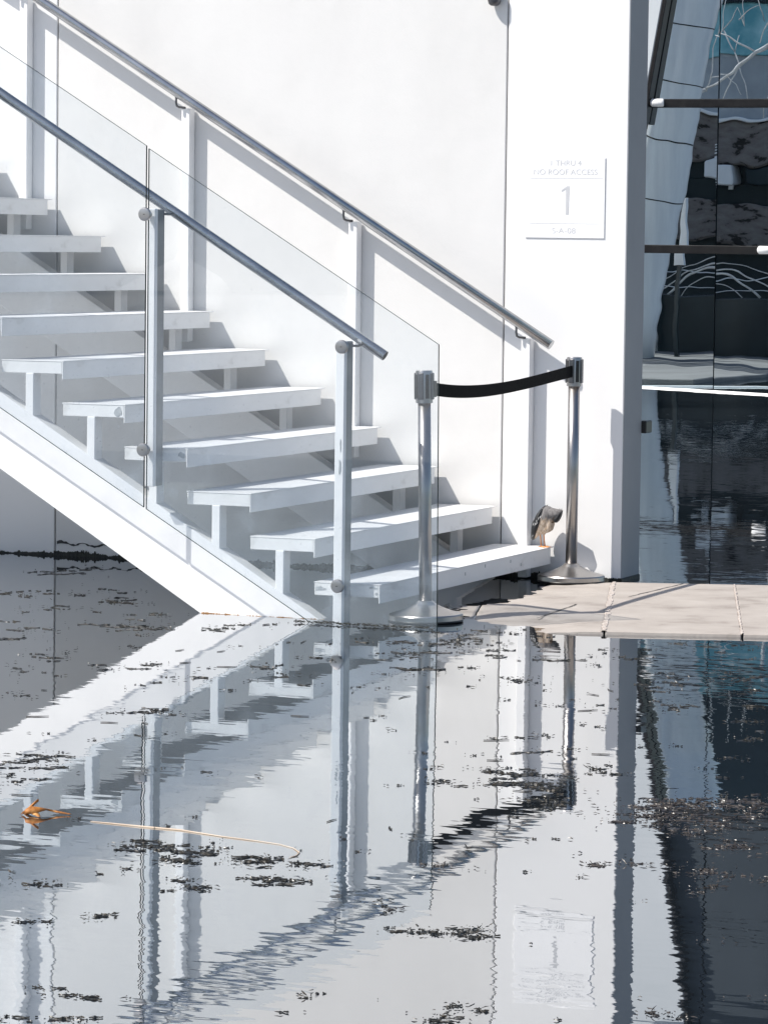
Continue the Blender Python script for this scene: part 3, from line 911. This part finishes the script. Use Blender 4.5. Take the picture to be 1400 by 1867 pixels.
for y, pts in ((-0.007, [(522, 800), (530, 880), (540, 960), (548, 1060), (552, 1092)]), (0.009, [(578, 800), (582, 880), (590, 960), (602, 1050), (608, 1088)])):
    bm = bmesh.new(); tube(bm, [bp_(u, v, y) for u, v in pts], [17*CS, 13*CS, 12*CS, 12*CS, 15*CS], 10)
    lg = obj('leg', bm, 'leg_orange', bird)
    u, v = pts[-1]
    for du, dy, ln in ((130, -0.004, 1), (105, -0.024, 1), (85, 0.014, 1), (-70, 0.005, 1)):
        bm = bmesh.new()
        tube(bm, [bp_(u, v+2, y), bp_(u+du*.55, v+2, y+dy*.6), bp_(u+du, v+13, y+dy)], [13*CS, 10*CS, 6*CS], 8)
        tube(bm, [bp_(u+du*.97, v+12, y+dy), bp_(u+du*1.12, v+17, y+dy*1.1)], [5*CS, 1.5*CS], 6)
        obj('toe', bm, 'leg_orange', lg)

# ================================================================== GLASS BUILDING ACROSS THE POOL
FY = 22.3
fac = thing('glass_building', 'dark glass fronted building with black bars across the pool', 'building', (-4, FY, 0))
def fp(name, bm, mat):
    o = obj(name, bm, mat, fac); o.location = (4, -FY, 0); return o
PW = 2.95
xs = [-5.85 + PW*k for k in range(-4, 5)]
zs = [-0.15, 1.505, 3.077, 4.65]
prng = random.Random(2)
for i in range(len(xs)-1):
    for j in range(3):
        bm = bmesh.new()
        g = 0.006
        tx, tz = prng.uniform(-.004, .004), prng.uniform(-.003, .003)
        x0, x1, z0, z1 = xs[i]+g, xs[i+1]-g, zs[j]+g, zs[j+1]-g
        vs = []
        for y in (FY, FY+0.03):
            for x, z in ((x0, z0), (x1, z0), (x1, z1), (x0, z1)):
                vs.append(bm.verts.new((x, y+tx*(x-(x0+x1)/2)+tz*(z-(z0+z1)/2), z)))
        for f in ((0, 1, 2, 3), (7, 6, 5, 4), (0, 4, 5, 1), (1, 5, 6, 2), (2, 6, 7, 3), (3, 7, 4, 0)): bm.faces.new([vs[q] for q in f])
        fp('pane', bm, 'facade_glass')
    for j in range(2):
        z0 = 4.66+j*1.3
        fp('added_dark_panel', B(xs[i]+0.008, xs[i+1]-0.008, FY+0.01, FY+0.06, z0+0.006, z0+1.294, bev=0.004), 'cladding')  # added out of view, dark to keep sky out of the water
for z in zs[1:]:
    fp('bar', B(xs[0], xs[-1], FY-0.10, FY+0.005, z-0.045, z+0.045, bev=0.006), 'mullion')
fp('core', B(xs[0]+0.02, xs[-1]-0.02, FY+0.07, FY+8, -0.2, 7.25), 'cladding')
fp('roof', B(xs[0]-0.3, xs[-1]+0.3, FY-0.3, FY+8.2, 7.25, 7.4, bev=0.01), 'cladding')
for x, z in ((-6.50, 3.082), (-5.27, 1.508), (-3.5, 3.082)):
    bm = bmesh.new(); tube(bm, [(x-0.07, FY-0.115, z), (x-0.06, FY-0.118, z), (x+0.06, FY-0.118, z), (x+0.07, FY-0.115, z)], [0.034, 0.044, 0.044, 0.034], 14)
    fp('bar_clamp', bm, 'stone_pale')
# pale side wall leaning against the glass front
fin = lambda z: -6.60 + 0.1703*(z-3.28)
bm = bmesh.new(); prism_xz(bm, [(fin(2.9), 2.9), (fin(7.2), 7.2), (-10.5, 7.2), (-10.5, 2.9)], FY-0.18, FY-0.03, bev=0.01)
fp('side_wall', bm, 'fin_white')
bm = bmesh.new(); prism_xz(bm, [(fin(2.85)+0.003, 2.85), (fin(2.85)+0.050, 2.85), (fin(7.2)+0.050, 7.2), (fin(7.2)+0.003, 7.2)], FY-0.19, FY-0.02, bev=0.006)
fp('leaning_mullion', bm, 'mullion')
# pale coping at the foot of the glass
bm = bmesh.new(); tube(bm, [(-9.6, 23.9, 0.0), (-6.704, 22.24, 0.0), (-4.907, 21.12, 0.0), (-2.6, 19.6, 0.0), (6.0, 13.7, 0.0)], 0.016, 10)
o = obj('pool_coping', bm, 'stone_pale'); o['kind'] = 'structure'

# ================================================================== COURT BEHIND THE WHITE WALL (shows mirrored in the glass)
def mir(px, py, yv):
    d_ = _f*FPX + _r2*(px-W/2) - _u2*(py-H/2)
    q_ = CAM + d_*((yv-CAM.y)/d_.y)
    return Vector((q_.x, 2*FY-yv, q_.z))
lc = thing('leaning_column', 'thick leaning round white column mirrored in the dark glass', 'column', (-9.2, 14.6, 0))
ctr = [Vector((-9.22, 14.6, -0.2)), Vector((-9.17, 14.6, 0.6)), Vector((-9.07, 14.6, 1.52)), Vector((-8.50, 14.6, 4.71)), Vector((-7.93, 14.6, 7.9))]
bm = bmesh.new(); tube(bm, ctr, [0.24, 0.27, 0.29, 0.35, 0.37], 36)
o = obj('shaft', bm, 'column_white', lc); o.location = (9.2, -14.6, 0)
for t_ in (0.18, 0.42, 0.66, 0.9):
    p_ = ctr[2].lerp(ctr[3], t_); d_ = (ctr[3]-ctr[2]).normalized(); r_ = 0.29+0.06*t_+0.004
    bm = bmesh.new(); tube(bm, [p_-d_*0.008, p_+d_*0.008], r_, 36); o = obj('seam', bm, 'mullion', lc); o.location = (9.2, -14.6, 0)
for i in range(3):
    dx = 0.55+i*0.45
    bm = bmesh.new(); tube(bm, [(-9.1-dx, 14.9, -0.2), (-8.95-dx, 14.9, 1.52), (-8.35-dx, 14.9, 4.9), (-7.8-dx, 14.9, 7.9)], 0.11, 14)
    o = obj('leaning_rib', bm, 'column_white')
    tag(o, ('slim pale leaning rib right beside the round leaning column', 'slim pale leaning rib between two other ribs by the column', 'slim pale leaning rib farthest from the round leaning column')[i], 'rib', 'slim leaning ribs beside the column')
blk = thing('stone_building', 'rough grey stone building mirrored in the dark glass', 'building', (-11.5, 8.2, 0))
def kp(name, bm, mat):
    o = obj(name, bm, mat, blk); o.location = (11.5, -8.2, 0); return o
kp('base_wall', B(-22, -8.6, 6.2, 8.0, -0.2, 1.62, bev=0.02), 'dark_glass')
kp('lower_band', B(-22, -8.4, 6.2, 8.25, 1.60, 2.18, bev=0.03), 'stone')
kp('dark_band', B(-22, -8.5, 6.2, 8.0, 2.16, 2.50, bev=0.01), 'dark_glass')
kp('dark_band', B(-22, -10.29, 6.2, 8.0, 2.50, 2.80, bev=0.01), 'dark_glass')
for zz in (0.55, 0.74, 0.95, 1.18):
    kp('guard_rail', B(-22, -8.6, 8.06, 8.09, zz, zz+0.014), 'stone_pale')
kp('gable_wall', B(-22, -8.0, 6.15, 7.9, -0.2, 9.0, bev=0.01), 'dark_glass')
kp('ledge', B(-10.3, -9.75, 6.2, 8.35, 2.50, 2.78, bev=0.02), 'stone_pale')
kp('ledge', B(-9.55, -8.45, 6.2, 8.30, 2.50, 2.76, bev=0.02), 'dark_glass')
kp('upper_band', B(-22, -8.4, 6.2, 8.25, 2.79, 3.42, bev=0.03), 'stone')
kp('parapet', B(-22, -8.4, 6.2, 8.32, 3.42, 3.47, bev=0.01), 'stone_pale')
kp('grey_storey', B(-22, -8.4, 6.2, 8.05, 3.46, 4.30, bev=0.01), 'render_grey')
kp('sky_panel', B(-22, -8.4, 6.2, 8.10, 4.30, 5.05, bev=0.01), 'sky_teal')  # no real storey: mirrored sky painted as a teal panel
kp('sky_block', B(-22, -8.0, 6.2, 8.20, 5.05, 9.0, bev=0.01), 'dark_glass')  # added dark mass, blocks sky from the glass and water reflections
bm = bmesh.new(); box(bm, -24, -6.4, 8.6, 21.2, -0.3, 0.05, bev=0.01); o = obj('court_paving', bm, 'paving_dark'); o['kind'] = 'structure'  # slab enlarged so its sunlit top bounces light onto the column
# ladder of bright rungs on the stone front
for k in range(15):
    c_ = mir(1296, 272+k*5.4, 36.2); kp('rung', B(c_.x-0.055, c_.x+0.055, c_.y-0.01, c_.y+0.015, c_.z-0.009, c_.z+0.009, bev=0.003), 'stone_pale')
c_ = mir(1316, 331, 36.1); kp('window', B(c_.x-0.035, c_.x+0.035, 8.0, 8.05, c_.z-0.07, c_.z+0.07, bev=0.004), 'stone_pale')
# white wedge-shaped fin
a_, b_, c_, d_ = mir(1224, 482, 31), mir(1244, 482, 31), mir(1240, 366, 31), mir(1237, 366, 31)
wf = thing('white_fin', 'narrow white pointed fin at the foot of the leaning column', 'fin', (a_.x, a_.y, 0))
bm = bmesh.new(); prism_xz(bm, [(a_.x, a_.z), (b_.x, b_.z), (c_.x, c_.z), (d_.x, d_.z)], a_.y-0.05, a_.y+0.05, bev=0.004)
o = obj('blade', bm, 'stone_pale', wf); o.location = (-a_.x, -a_.y, 0)
o = obj('post', B((a_.x+b_.x)/2-0.03, (a_.x+b_.x)/2+0.03, a_.y-0.03, a_.y+0.03, 0.0, a_.z+0.01, bev=0.004), 'dark_glass', wf); o.location = (-a_.x, -a_.y, 0)
# hoops of a low frame
hp = thing('hoop_frame', 'low arched frame of pale hoops mirrored in the lower glass', 'hoop frame', tuple(mir(1300, 640, 33)*1.0))
hb = Vector(hp.location)
for (x0_, x1_, top_, rr_) in ((1195, 1420, 478, .010), (1215, 1380, 484, .016), (1240, 1350, 500, .007), (1170, 1460, 468, .006)):
    bm = bmesh.new()
    pts_ = []
    for k in range(21):
        t_ = k/20; x_ = x0_+(x1_-x0_)*t_; y_ = 538-(538-top_)*max(0, 1-(2*t_-1)**2)
        q_ = mir(x_, y_, 33); pts_.append(q_-hb)
    tube(bm, pts_, rr_, 8)
    obj('hoop', bm, 'bark', hp)
l_, r_, = mir(1165, 538, 33)-hb, mir(1470, 538, 33)-hb
obj('planter', B(l_.x, r_.x, -0.35, 0.35, -hb.z-0.1, l_.z+0.02, bev=0.01), 'dark_glass', hp)
bm = bmesh.new(); box(bm, -24, -6.2, 8.6, 13.6, -0.3, 0.06, bev=0.01); o = obj('court_paving', bm, 'paving_dark'); o['kind'] = 'structure'
# bare trees
def bare_tree(label, yv, trunk, limbs):
    b_ = mir(*trunk[0][:2], yv)
    t = thing('bare_tree', label, 'tree', (b_.x, b_.y, -0.05), 'bare trees in the court')
    base = Vector(t.location)
    def br(pts, r0, r1, name):
        bm = bmesh.new(); vs_ = [mir(x, y, yv)-base for x, y in pts]
        tube(bm, vs_, [r0+(r1-r0)*k/(len(vs_)-1) for k in range(len(vs_))], 8)
        return obj(name, bm, 'bark', t)
    br(trunk, .035, .02, 'trunk')
    for pts, r0, r1 in limbs: br(pts, r0, r1, 'limb')
bare_tree('bare pale tree with a thick slanting bough, mirrored in the glass', 31.5, [(1420, 690), (1424, 500), (1420, 300), (1412, 90)],
    [([(1412, 80), (1390, 92), (1372, 100), (1340, 122), (1312, 145), (1285, 162)], .030, .012),
     ([(1372, 100), (1350, 88), (1325, 74), (1304, 66)], .013, .007),
     ([(1412, 60), (1398, 42), (1388, 60), (1380, 85)], .012, .007),
     ([(1415, 140), (1398, 155), (1394, 180), (1392, 210)], .012, .006),
     ([(1340, 122), (1326, 150), (1316, 170), (1308, 190)], .011, .006)])
bare_tree('bare slender tree with upright wavy twigs, mirrored in the glass', 32.5, [(1192, 690), (1196, 450), (1216, 300), (1242, 200), (1284, 165)],
    [([(1284, 170), (1298, 130), (1302, 90), (1310, 62), (1312, 30), (1322, -30)], .010, .006),
     ([(1284, 165), (1296, 140), (1318, 136), (1336, 152), (1345, 170)], .008, .005),
     ([(1312, 62), (1330, 92), (1336, 100), (1340, 70)], .010, .006),
     ([(1336, 100), (1350, 140), (1356, 165), (1354, 185)], .008, .005),
     ([(1310, 62), (1340, 20), (1350, 52), (1348, -30)], .008, .005),
     ([(1340, 40), (1378, 15), (1386, 50), (1372, -20)], .008, .005)])

# ================================================================== FLOATING THINGS
dr = random.Random(77)
def fleck(bm, p, L, wd, ang, up, z):
    """an irregular little leaf scrap, bent, nearly flat on the water"""
    n = 6
    ca, sa = cos(ang), sin(ang)
    bend = dr.uniform(-.3, .3)*L
    top = []; bot = []
    for k in range(n):
        a = 2*pi*k/n
        u = cos(a)*L*.5*dr.uniform(.7, 1.1); v_ = sin(a)*wd*.5*dr.uniform(.6, 1.2) + bend*(cos(a)**2)
        zz = z + up*(u/L+.5)*L*0.5 + dr.uniform(0, .002)
        top.append(bm.verts.new((p.x+u*ca-v_*sa, p.y+u*sa+v_*ca, max(0.0006, zz))))
    c = bm.verts.new((p.x, p.y, z+up*L*.25+0.003))
    for k in range(n):
        bm.faces.new((top[k], top[(k+1) % n], c))
# (px, py, half width, half height, count, up) read off the photograph's water
dark = [(80, 1045, 90, 10, 16), (60, 1078, 70, 6, 14), (60, 1133, 70, 3, 10), (160, 1050, 40, 16, 14), (215, 1078, 45, 6, 22), (170, 1112, 30, 5, 8), (215, 1140, 70, 8, 44), (290, 1145, 60, 5, 20),
        (40, 1165, 60, 10, 22), (100, 1200, 60, 14, 28), (30, 1220, 30, 14, 18), (40, 1272, 40, 5, 10), (180, 1220, 35, 6, 16), (60, 1390, 75, 18, 70), (20, 1420, 30, 15, 26),
        (270, 1215, 55, 8, 34), (330, 1240, 45, 7, 24), (410, 1147, 50, 6, 22), (470, 1140, 45, 5, 20), (435, 1181, 30, 3, 10), (230, 1254, 25, 5, 8), (275, 1300, 70, 6, 34), (330, 1305, 25, 4, 10),
        (490, 1215, 40, 10, 26), (510, 1230, 40, 8, 20), (590, 1250, 30, 4, 10), (540, 1173, 30, 4, 8), (655, 1254, 25, 3, 8), (690, 1227, 18, 3, 8), (600, 1175, 16, 4, 6),
        (270, 1545, 60, 10, 80), (350, 1552, 60, 8, 60), (330, 1572, 45, 7, 60), (470, 1570, 55, 9, 90), (330, 1606, 30, 4, 26), (355, 1620, 35, 5, 34), (500, 1608, 60, 7, 70), (560, 1578, 45, 7, 34), (205, 1594, 30, 2, 8),
        (75, 1612, 45, 8, 30), (180, 1670, 28, 7, 30), (60, 1680, 50, 6, 18), (85, 1805, 30, 8, 14), (150, 1818, 70, 4, 24), (110, 1862, 60, 5, 34), (20, 1862, 25, 4, 14),
        (560, 1815, 28, 5, 16), (520, 1848, 22, 3, 8), (705, 1663, 18, 4, 10), (700, 1650, 22, 5, 8), (695, 1645, 20, 4, 10),
        (775, 1226, 70, 6, 44), (760, 1195, 40, 12, 26), (830, 1175, 60, 14, 36), (870, 1172, 30, 8, 16), (840, 1218, 30, 4, 12), (950, 1237, 32, 4, 28), (945, 1245, 40, 4, 14), (1000, 1205, 60, 5, 18), (950, 1150, 12, 3, 8), (1000, 1160, 40, 4, 16),
        (880, 1235, 8, 4, 5), (995, 1258, 8, 4, 5), (985, 1284, 10, 4, 7), (1075, 1262, 5, 3, 3), (1040, 1290, 40, 4, 14), (925, 1275, 14, 3, 6), (1095, 1327, 12, 4, 10), (1105, 1297, 18, 3, 6), (715, 1331, 8, 3, 5), (865, 1377, 16, 2, 6), (910, 1381, 8, 2, 4),
        (890, 1404, 40, 5, 34), (960, 1415, 60, 12, 70), (920, 1430, 60, 7, 60), (990, 1440, 50, 14, 90), (1010, 1470, 40, 10, 60), (980, 1460, 60, 6, 40), (1020, 1375, 50, 8, 20), (960, 1345, 25, 3, 8), (1000, 1345, 30, 4, 14), (800, 1428, 45, 4, 22), (790, 1400, 22, 3, 10), (780, 1372, 20, 3, 10), (1095, 1405, 30, 6, 30), (1120, 1412, 25, 4, 16),
        (760, 1698, 60, 5, 34), (850, 1700, 35, 9, 60), (790, 1704, 35, 5, 34), (870, 1712, 25, 4, 24), (830, 1838, 22, 5, 24), (875, 1845, 25, 5, 20), (800, 1863, 40, 4, 26), (815, 1855, 20, 4, 14), (968, 1726, 7, 3, 4), (1015, 1863, 14, 3, 8), (955, 1592, 10, 2, 5), (790, 1575, 30, 5, 12), (867, 1459, 8, 2, 3), (745, 1850, 3, 2, 2), (685, 1825, 4, 2, 2),
        (1110, 1188, 20, 4, 14), (1140, 1200, 40, 6, 20), (1240, 1172, 40, 3, 14), (1370, 1180, 30, 5, 16), (1300, 1170, 30, 3, 8), (1180, 1247, 60, 6, 20), (1200, 1258, 35, 5, 24), (1230, 1238, 30, 4, 10), (1350, 1240, 40, 8, 26), (1360, 1260, 35, 4, 16), (1220, 1290, 45, 7, 34), (1365, 1316, 35, 5, 20), (1365, 1345, 35, 8, 24), (1345, 1383, 30, 6, 16), (1225, 1361, 20, 3, 8), (1290, 1400, 25, 4, 8), (1310, 1419, 30, 3, 8), (1310, 1447, 18, 3, 5), (1380, 1293, 18, 3, 8)]
dark2 = [(1230, 1478, 100, 18, 380), (1190, 1495, 65, 12, 180), (1330, 1470, 70, 14, 200), (1270, 1520, 60, 10, 110), (1330, 1545, 45, 12, 120), (1300, 1507, 60, 8, 90), (1380, 1480, 25, 20, 80), (1100, 1576, 45, 4, 50), (1190, 1577, 40, 3, 30), (1280, 1590, 45, 8, 80), (1330, 1600, 40, 5, 40), (1390, 1605, 14, 5, 20), (1295, 1622, 28, 7, 50), (1270, 1630, 14, 3, 8), (1160, 1645, 20, 4, 8), (1200, 1850, 35, 5, 44), (1240, 1858, 30, 4, 20), (800, 1582, 30, 5, 30), (715, 1660, 22, 5, 26), (860, 1585, 20, 4, 10), (1300, 1720, 30, 4, 8), (1370, 1820, 30, 4, 8), (1270, 1718, 20, 3, 6), (1170, 1820, 12, 3, 3)]
dark += [(dr.uniform(0, 1400), 1180+(dr.random()**1.3)*420, dr.uniform(4, 24), dr.uniform(1, 4), dr.randint(2, 9)) for _ in range(80)]
dark += [(dr.uniform(0, 360), dr.uniform(1030, 1160), dr.uniform(15, 50), dr.uniform(2, 5), dr.randint(10, 26)) for _ in range(13)]
dark += [(dr.uniform(560, 960), dr.uniform(1150, 1200), dr.uniform(10, 40), dr.uniform(2, 5), dr.randint(6, 18)) for _ in range(22)]
def ribbon(bm, cx, cy, hw, th):
    n = max(6, int(hw/2.2)); prev = None
    ph = dr.uniform(0, 9); sl = dr.uniform(-.03, .05)
    for k in range(n+1):
        u = -hw+2*hw*k/n
        e_ = 1-abs(2*k/n-1)**3
        yc = cy+sl*u+.8*sin(u*.13+ph)+dr.uniform(-.5, .5)
        w_ = th*e_*dr.choice((.05, .3, .6, .8, 1, 1.3))
        a_ = on_z(cx+u, yc-w_, 0); b_ = on_z(cx+u+dr.uniform(-1.5, 1.5), yc+w_, 0)
        m_ = (a_+b_)/2
        cur = (bm.verts.new((a_.x, a_.y, .0008)), bm.verts.new((m_.x, m_.y, dr.uniform(.002, .005))), bm.verts.new((b_.x, b_.y, .0008)))
        if prev and dr.random() > .12:
            bm.faces.new((prev[0], prev[1], cur[1], cur[0])); bm.faces.new((prev[1], prev[2], cur[2], cur[1]))
        prev = cur
def scatter(name, patches, mat, label):
    bm = bmesh.new()
    for cx, cy, hw, hh, cnt in patches:
        if hw > 7:
            for _ in range(max(1, int(cnt/6)) if mat == 'debris' else int(cnt/16)):
                ribbon(bm, cx+dr.gauss(0, .5)*hw, max(1032, cy+dr.gauss(0, .6)*hh), hw*dr.uniform(.12, .5), dr.uniform(.4, 1.15)*(1 if cy < 1350 else 1.3))
        for _ in range(int(cnt*(.62 if mat == 'debris' else .5))):
            gx, gy = dr.gauss(0, .5), dr.gauss(0, .5)
            p = on_z(cx+max(-2.0, min(2.0, gx*1.35))*hw, max(1030, cy+max(-2.0, min(2.0, gy*1.25))*hh), 0)
            s = dr.choice((.5, .7, 1, 1, 1.4))
            L = dr.uniform(.006, .021)*s; wd = L*dr.uniform(.10, .42)
            up = dr.uniform(0, .25) if dr.random() > .06 else dr.uniform(.5, 1.4)
            fleck(bm, p, L, wd, dr.uniform(0, pi), up, dr.uniform(.0008, .003))
    o = obj(name, bm, mat)
    o['kind'] = 'stuff'; o['label'] = label; o['category'] = 'pond weed' if mat == 'debris' else 'leaf litter'
    return o
scatter('pond_weed', dark, 'debris', 'dark scraps of weed and leaves floating on the pool')
scatter('leaf_litter', dark2, 'debris_brown', 'brown leaf litter floating in drifts on the dark water by the walkway')
bm = bmesh.new()
for _ in range(34):
    q_ = on_z(dr.uniform(0, 1400), 1170+(dr.random()**1.4)*380, 0.002); a_ = dr.uniform(0, pi); L = dr.uniform(.02, .09)
    d_ = Vector((cos(a_), sin(a_), 0)); n_ = Vector((-sin(a_), cos(a_), 0))
    tube(bm, [q_, q_+d_*L*.5+n_*L*dr.uniform(-.1, .1), q_+d_*L], [.0012, .0016, .0008], 5)
o = obj('floating_twigs', bm, 'debris'); o['kind'] = 'stuff'; o['label'] = 'thin dark twigs floating loose on the pool'; o['category'] = 'twigs'
# weed caught along the foot of the glass
bm = bmesh.new()
for k in range(420):
    x = dr.uniform(-0.30, 0.300)
    p = Vector((x, -2.345-abs(dr.gauss(0, .022)), 0))
    L = dr.uniform(.008, .022)
    fleck(bm, p, L, L*dr.uniform(.2, .6), dr.uniform(0, pi), dr.uniform(0, .5), dr.uniform(.001, .008))
o = obj('pond_weed', bm, 'algae'); o['kind'] = 'stuff'; o['label'] = 'black weed caught along the foot of the glass panel'; o['category'] = 'pond weed'
# orange dry leaf
leaf = on_z(65, 1486, 0)
lf = thing('dry_leaf', 'curled orange dead leaf floating on the pool at the reed end', 'leaf', leaf)
def blade(pts, name):
    bm = bmesh.new(); prev = None
    for (x, y, z, w_, tw) in pts:
        cur = (bm.verts.new((x-w_*cos(tw), y-w_*.5, z-w_*sin(tw))), bm.verts.new((x, y, z+.002)), bm.verts.new((x+w_*cos(tw), y+w_*.5, z+w_*sin(tw))))
        if prev:
            for k in range(2):
                f = bm.faces.new((prev[k], prev[k+1], cur[k+1], cur[k])); f.smooth = True
        prev = cur
    o = obj(name, bm, 'leaf_dry', lf)
    so_ = o.modifiers.new('thick', 'SOLIDIFY'); so_.thickness = 0.0012
    return o
blade([(-.030, -.02, .002, .004, .2), (-.022, -.01, .014, .012, .6), (-.012, 0, .026, .014, .9), (-.004, .01, .033, .008, 1.2), (.002, .015, .036, .002, 1.3)], 'lobe')
blade([(-.012, -.03, .004, .006, .1), (-.004, -.02, .012, .014, -.4), (.010, 0, .018, .018, -.3), (.030, .02, .012, .014, -.1), (.058, .03, .006, .010, .1), (.088, .03, .003, .003, .1)], 'lobe')
blade([(-.040, .02, .002, .004, .1), (-.028, .01, .006, .010, .3), (-.010, .0, .008, .012, .1), (.012, -.02, .005, .008, 0), (.032, -.04, .002, .003, 0)], 'lobe')
blade([(-.024, -.01, -.001, .003, .2), (-.020, 0, .006, .010, 1.0), (-.016, .0, .013, .009, 1.2), (-.012, .01, .020, .003, 1.4)], 'lobe')
bm = bmesh.new()
px = [(165, 1499), (205, 1503), (262, 1509), (330, 1515), (400, 1526), (470, 1535), (510, 1541), (535, 1548), (546, 1556), (540, 1562), (528, 1565)]
pp = [on_z(x, y, 0) for x, y in px]
tube(bm, [Vector((q.x, q.y, 0.0015)) for q in pp], [.0008, .0018, .0026, .0022, .0014, .0012, .001, .001, .0016, .002, .0008], 8)
o = obj('floating_reed', bm, 'reed'); tag(o, 'long thin tan reed floating on the pool with a hooked tip', 'reed')
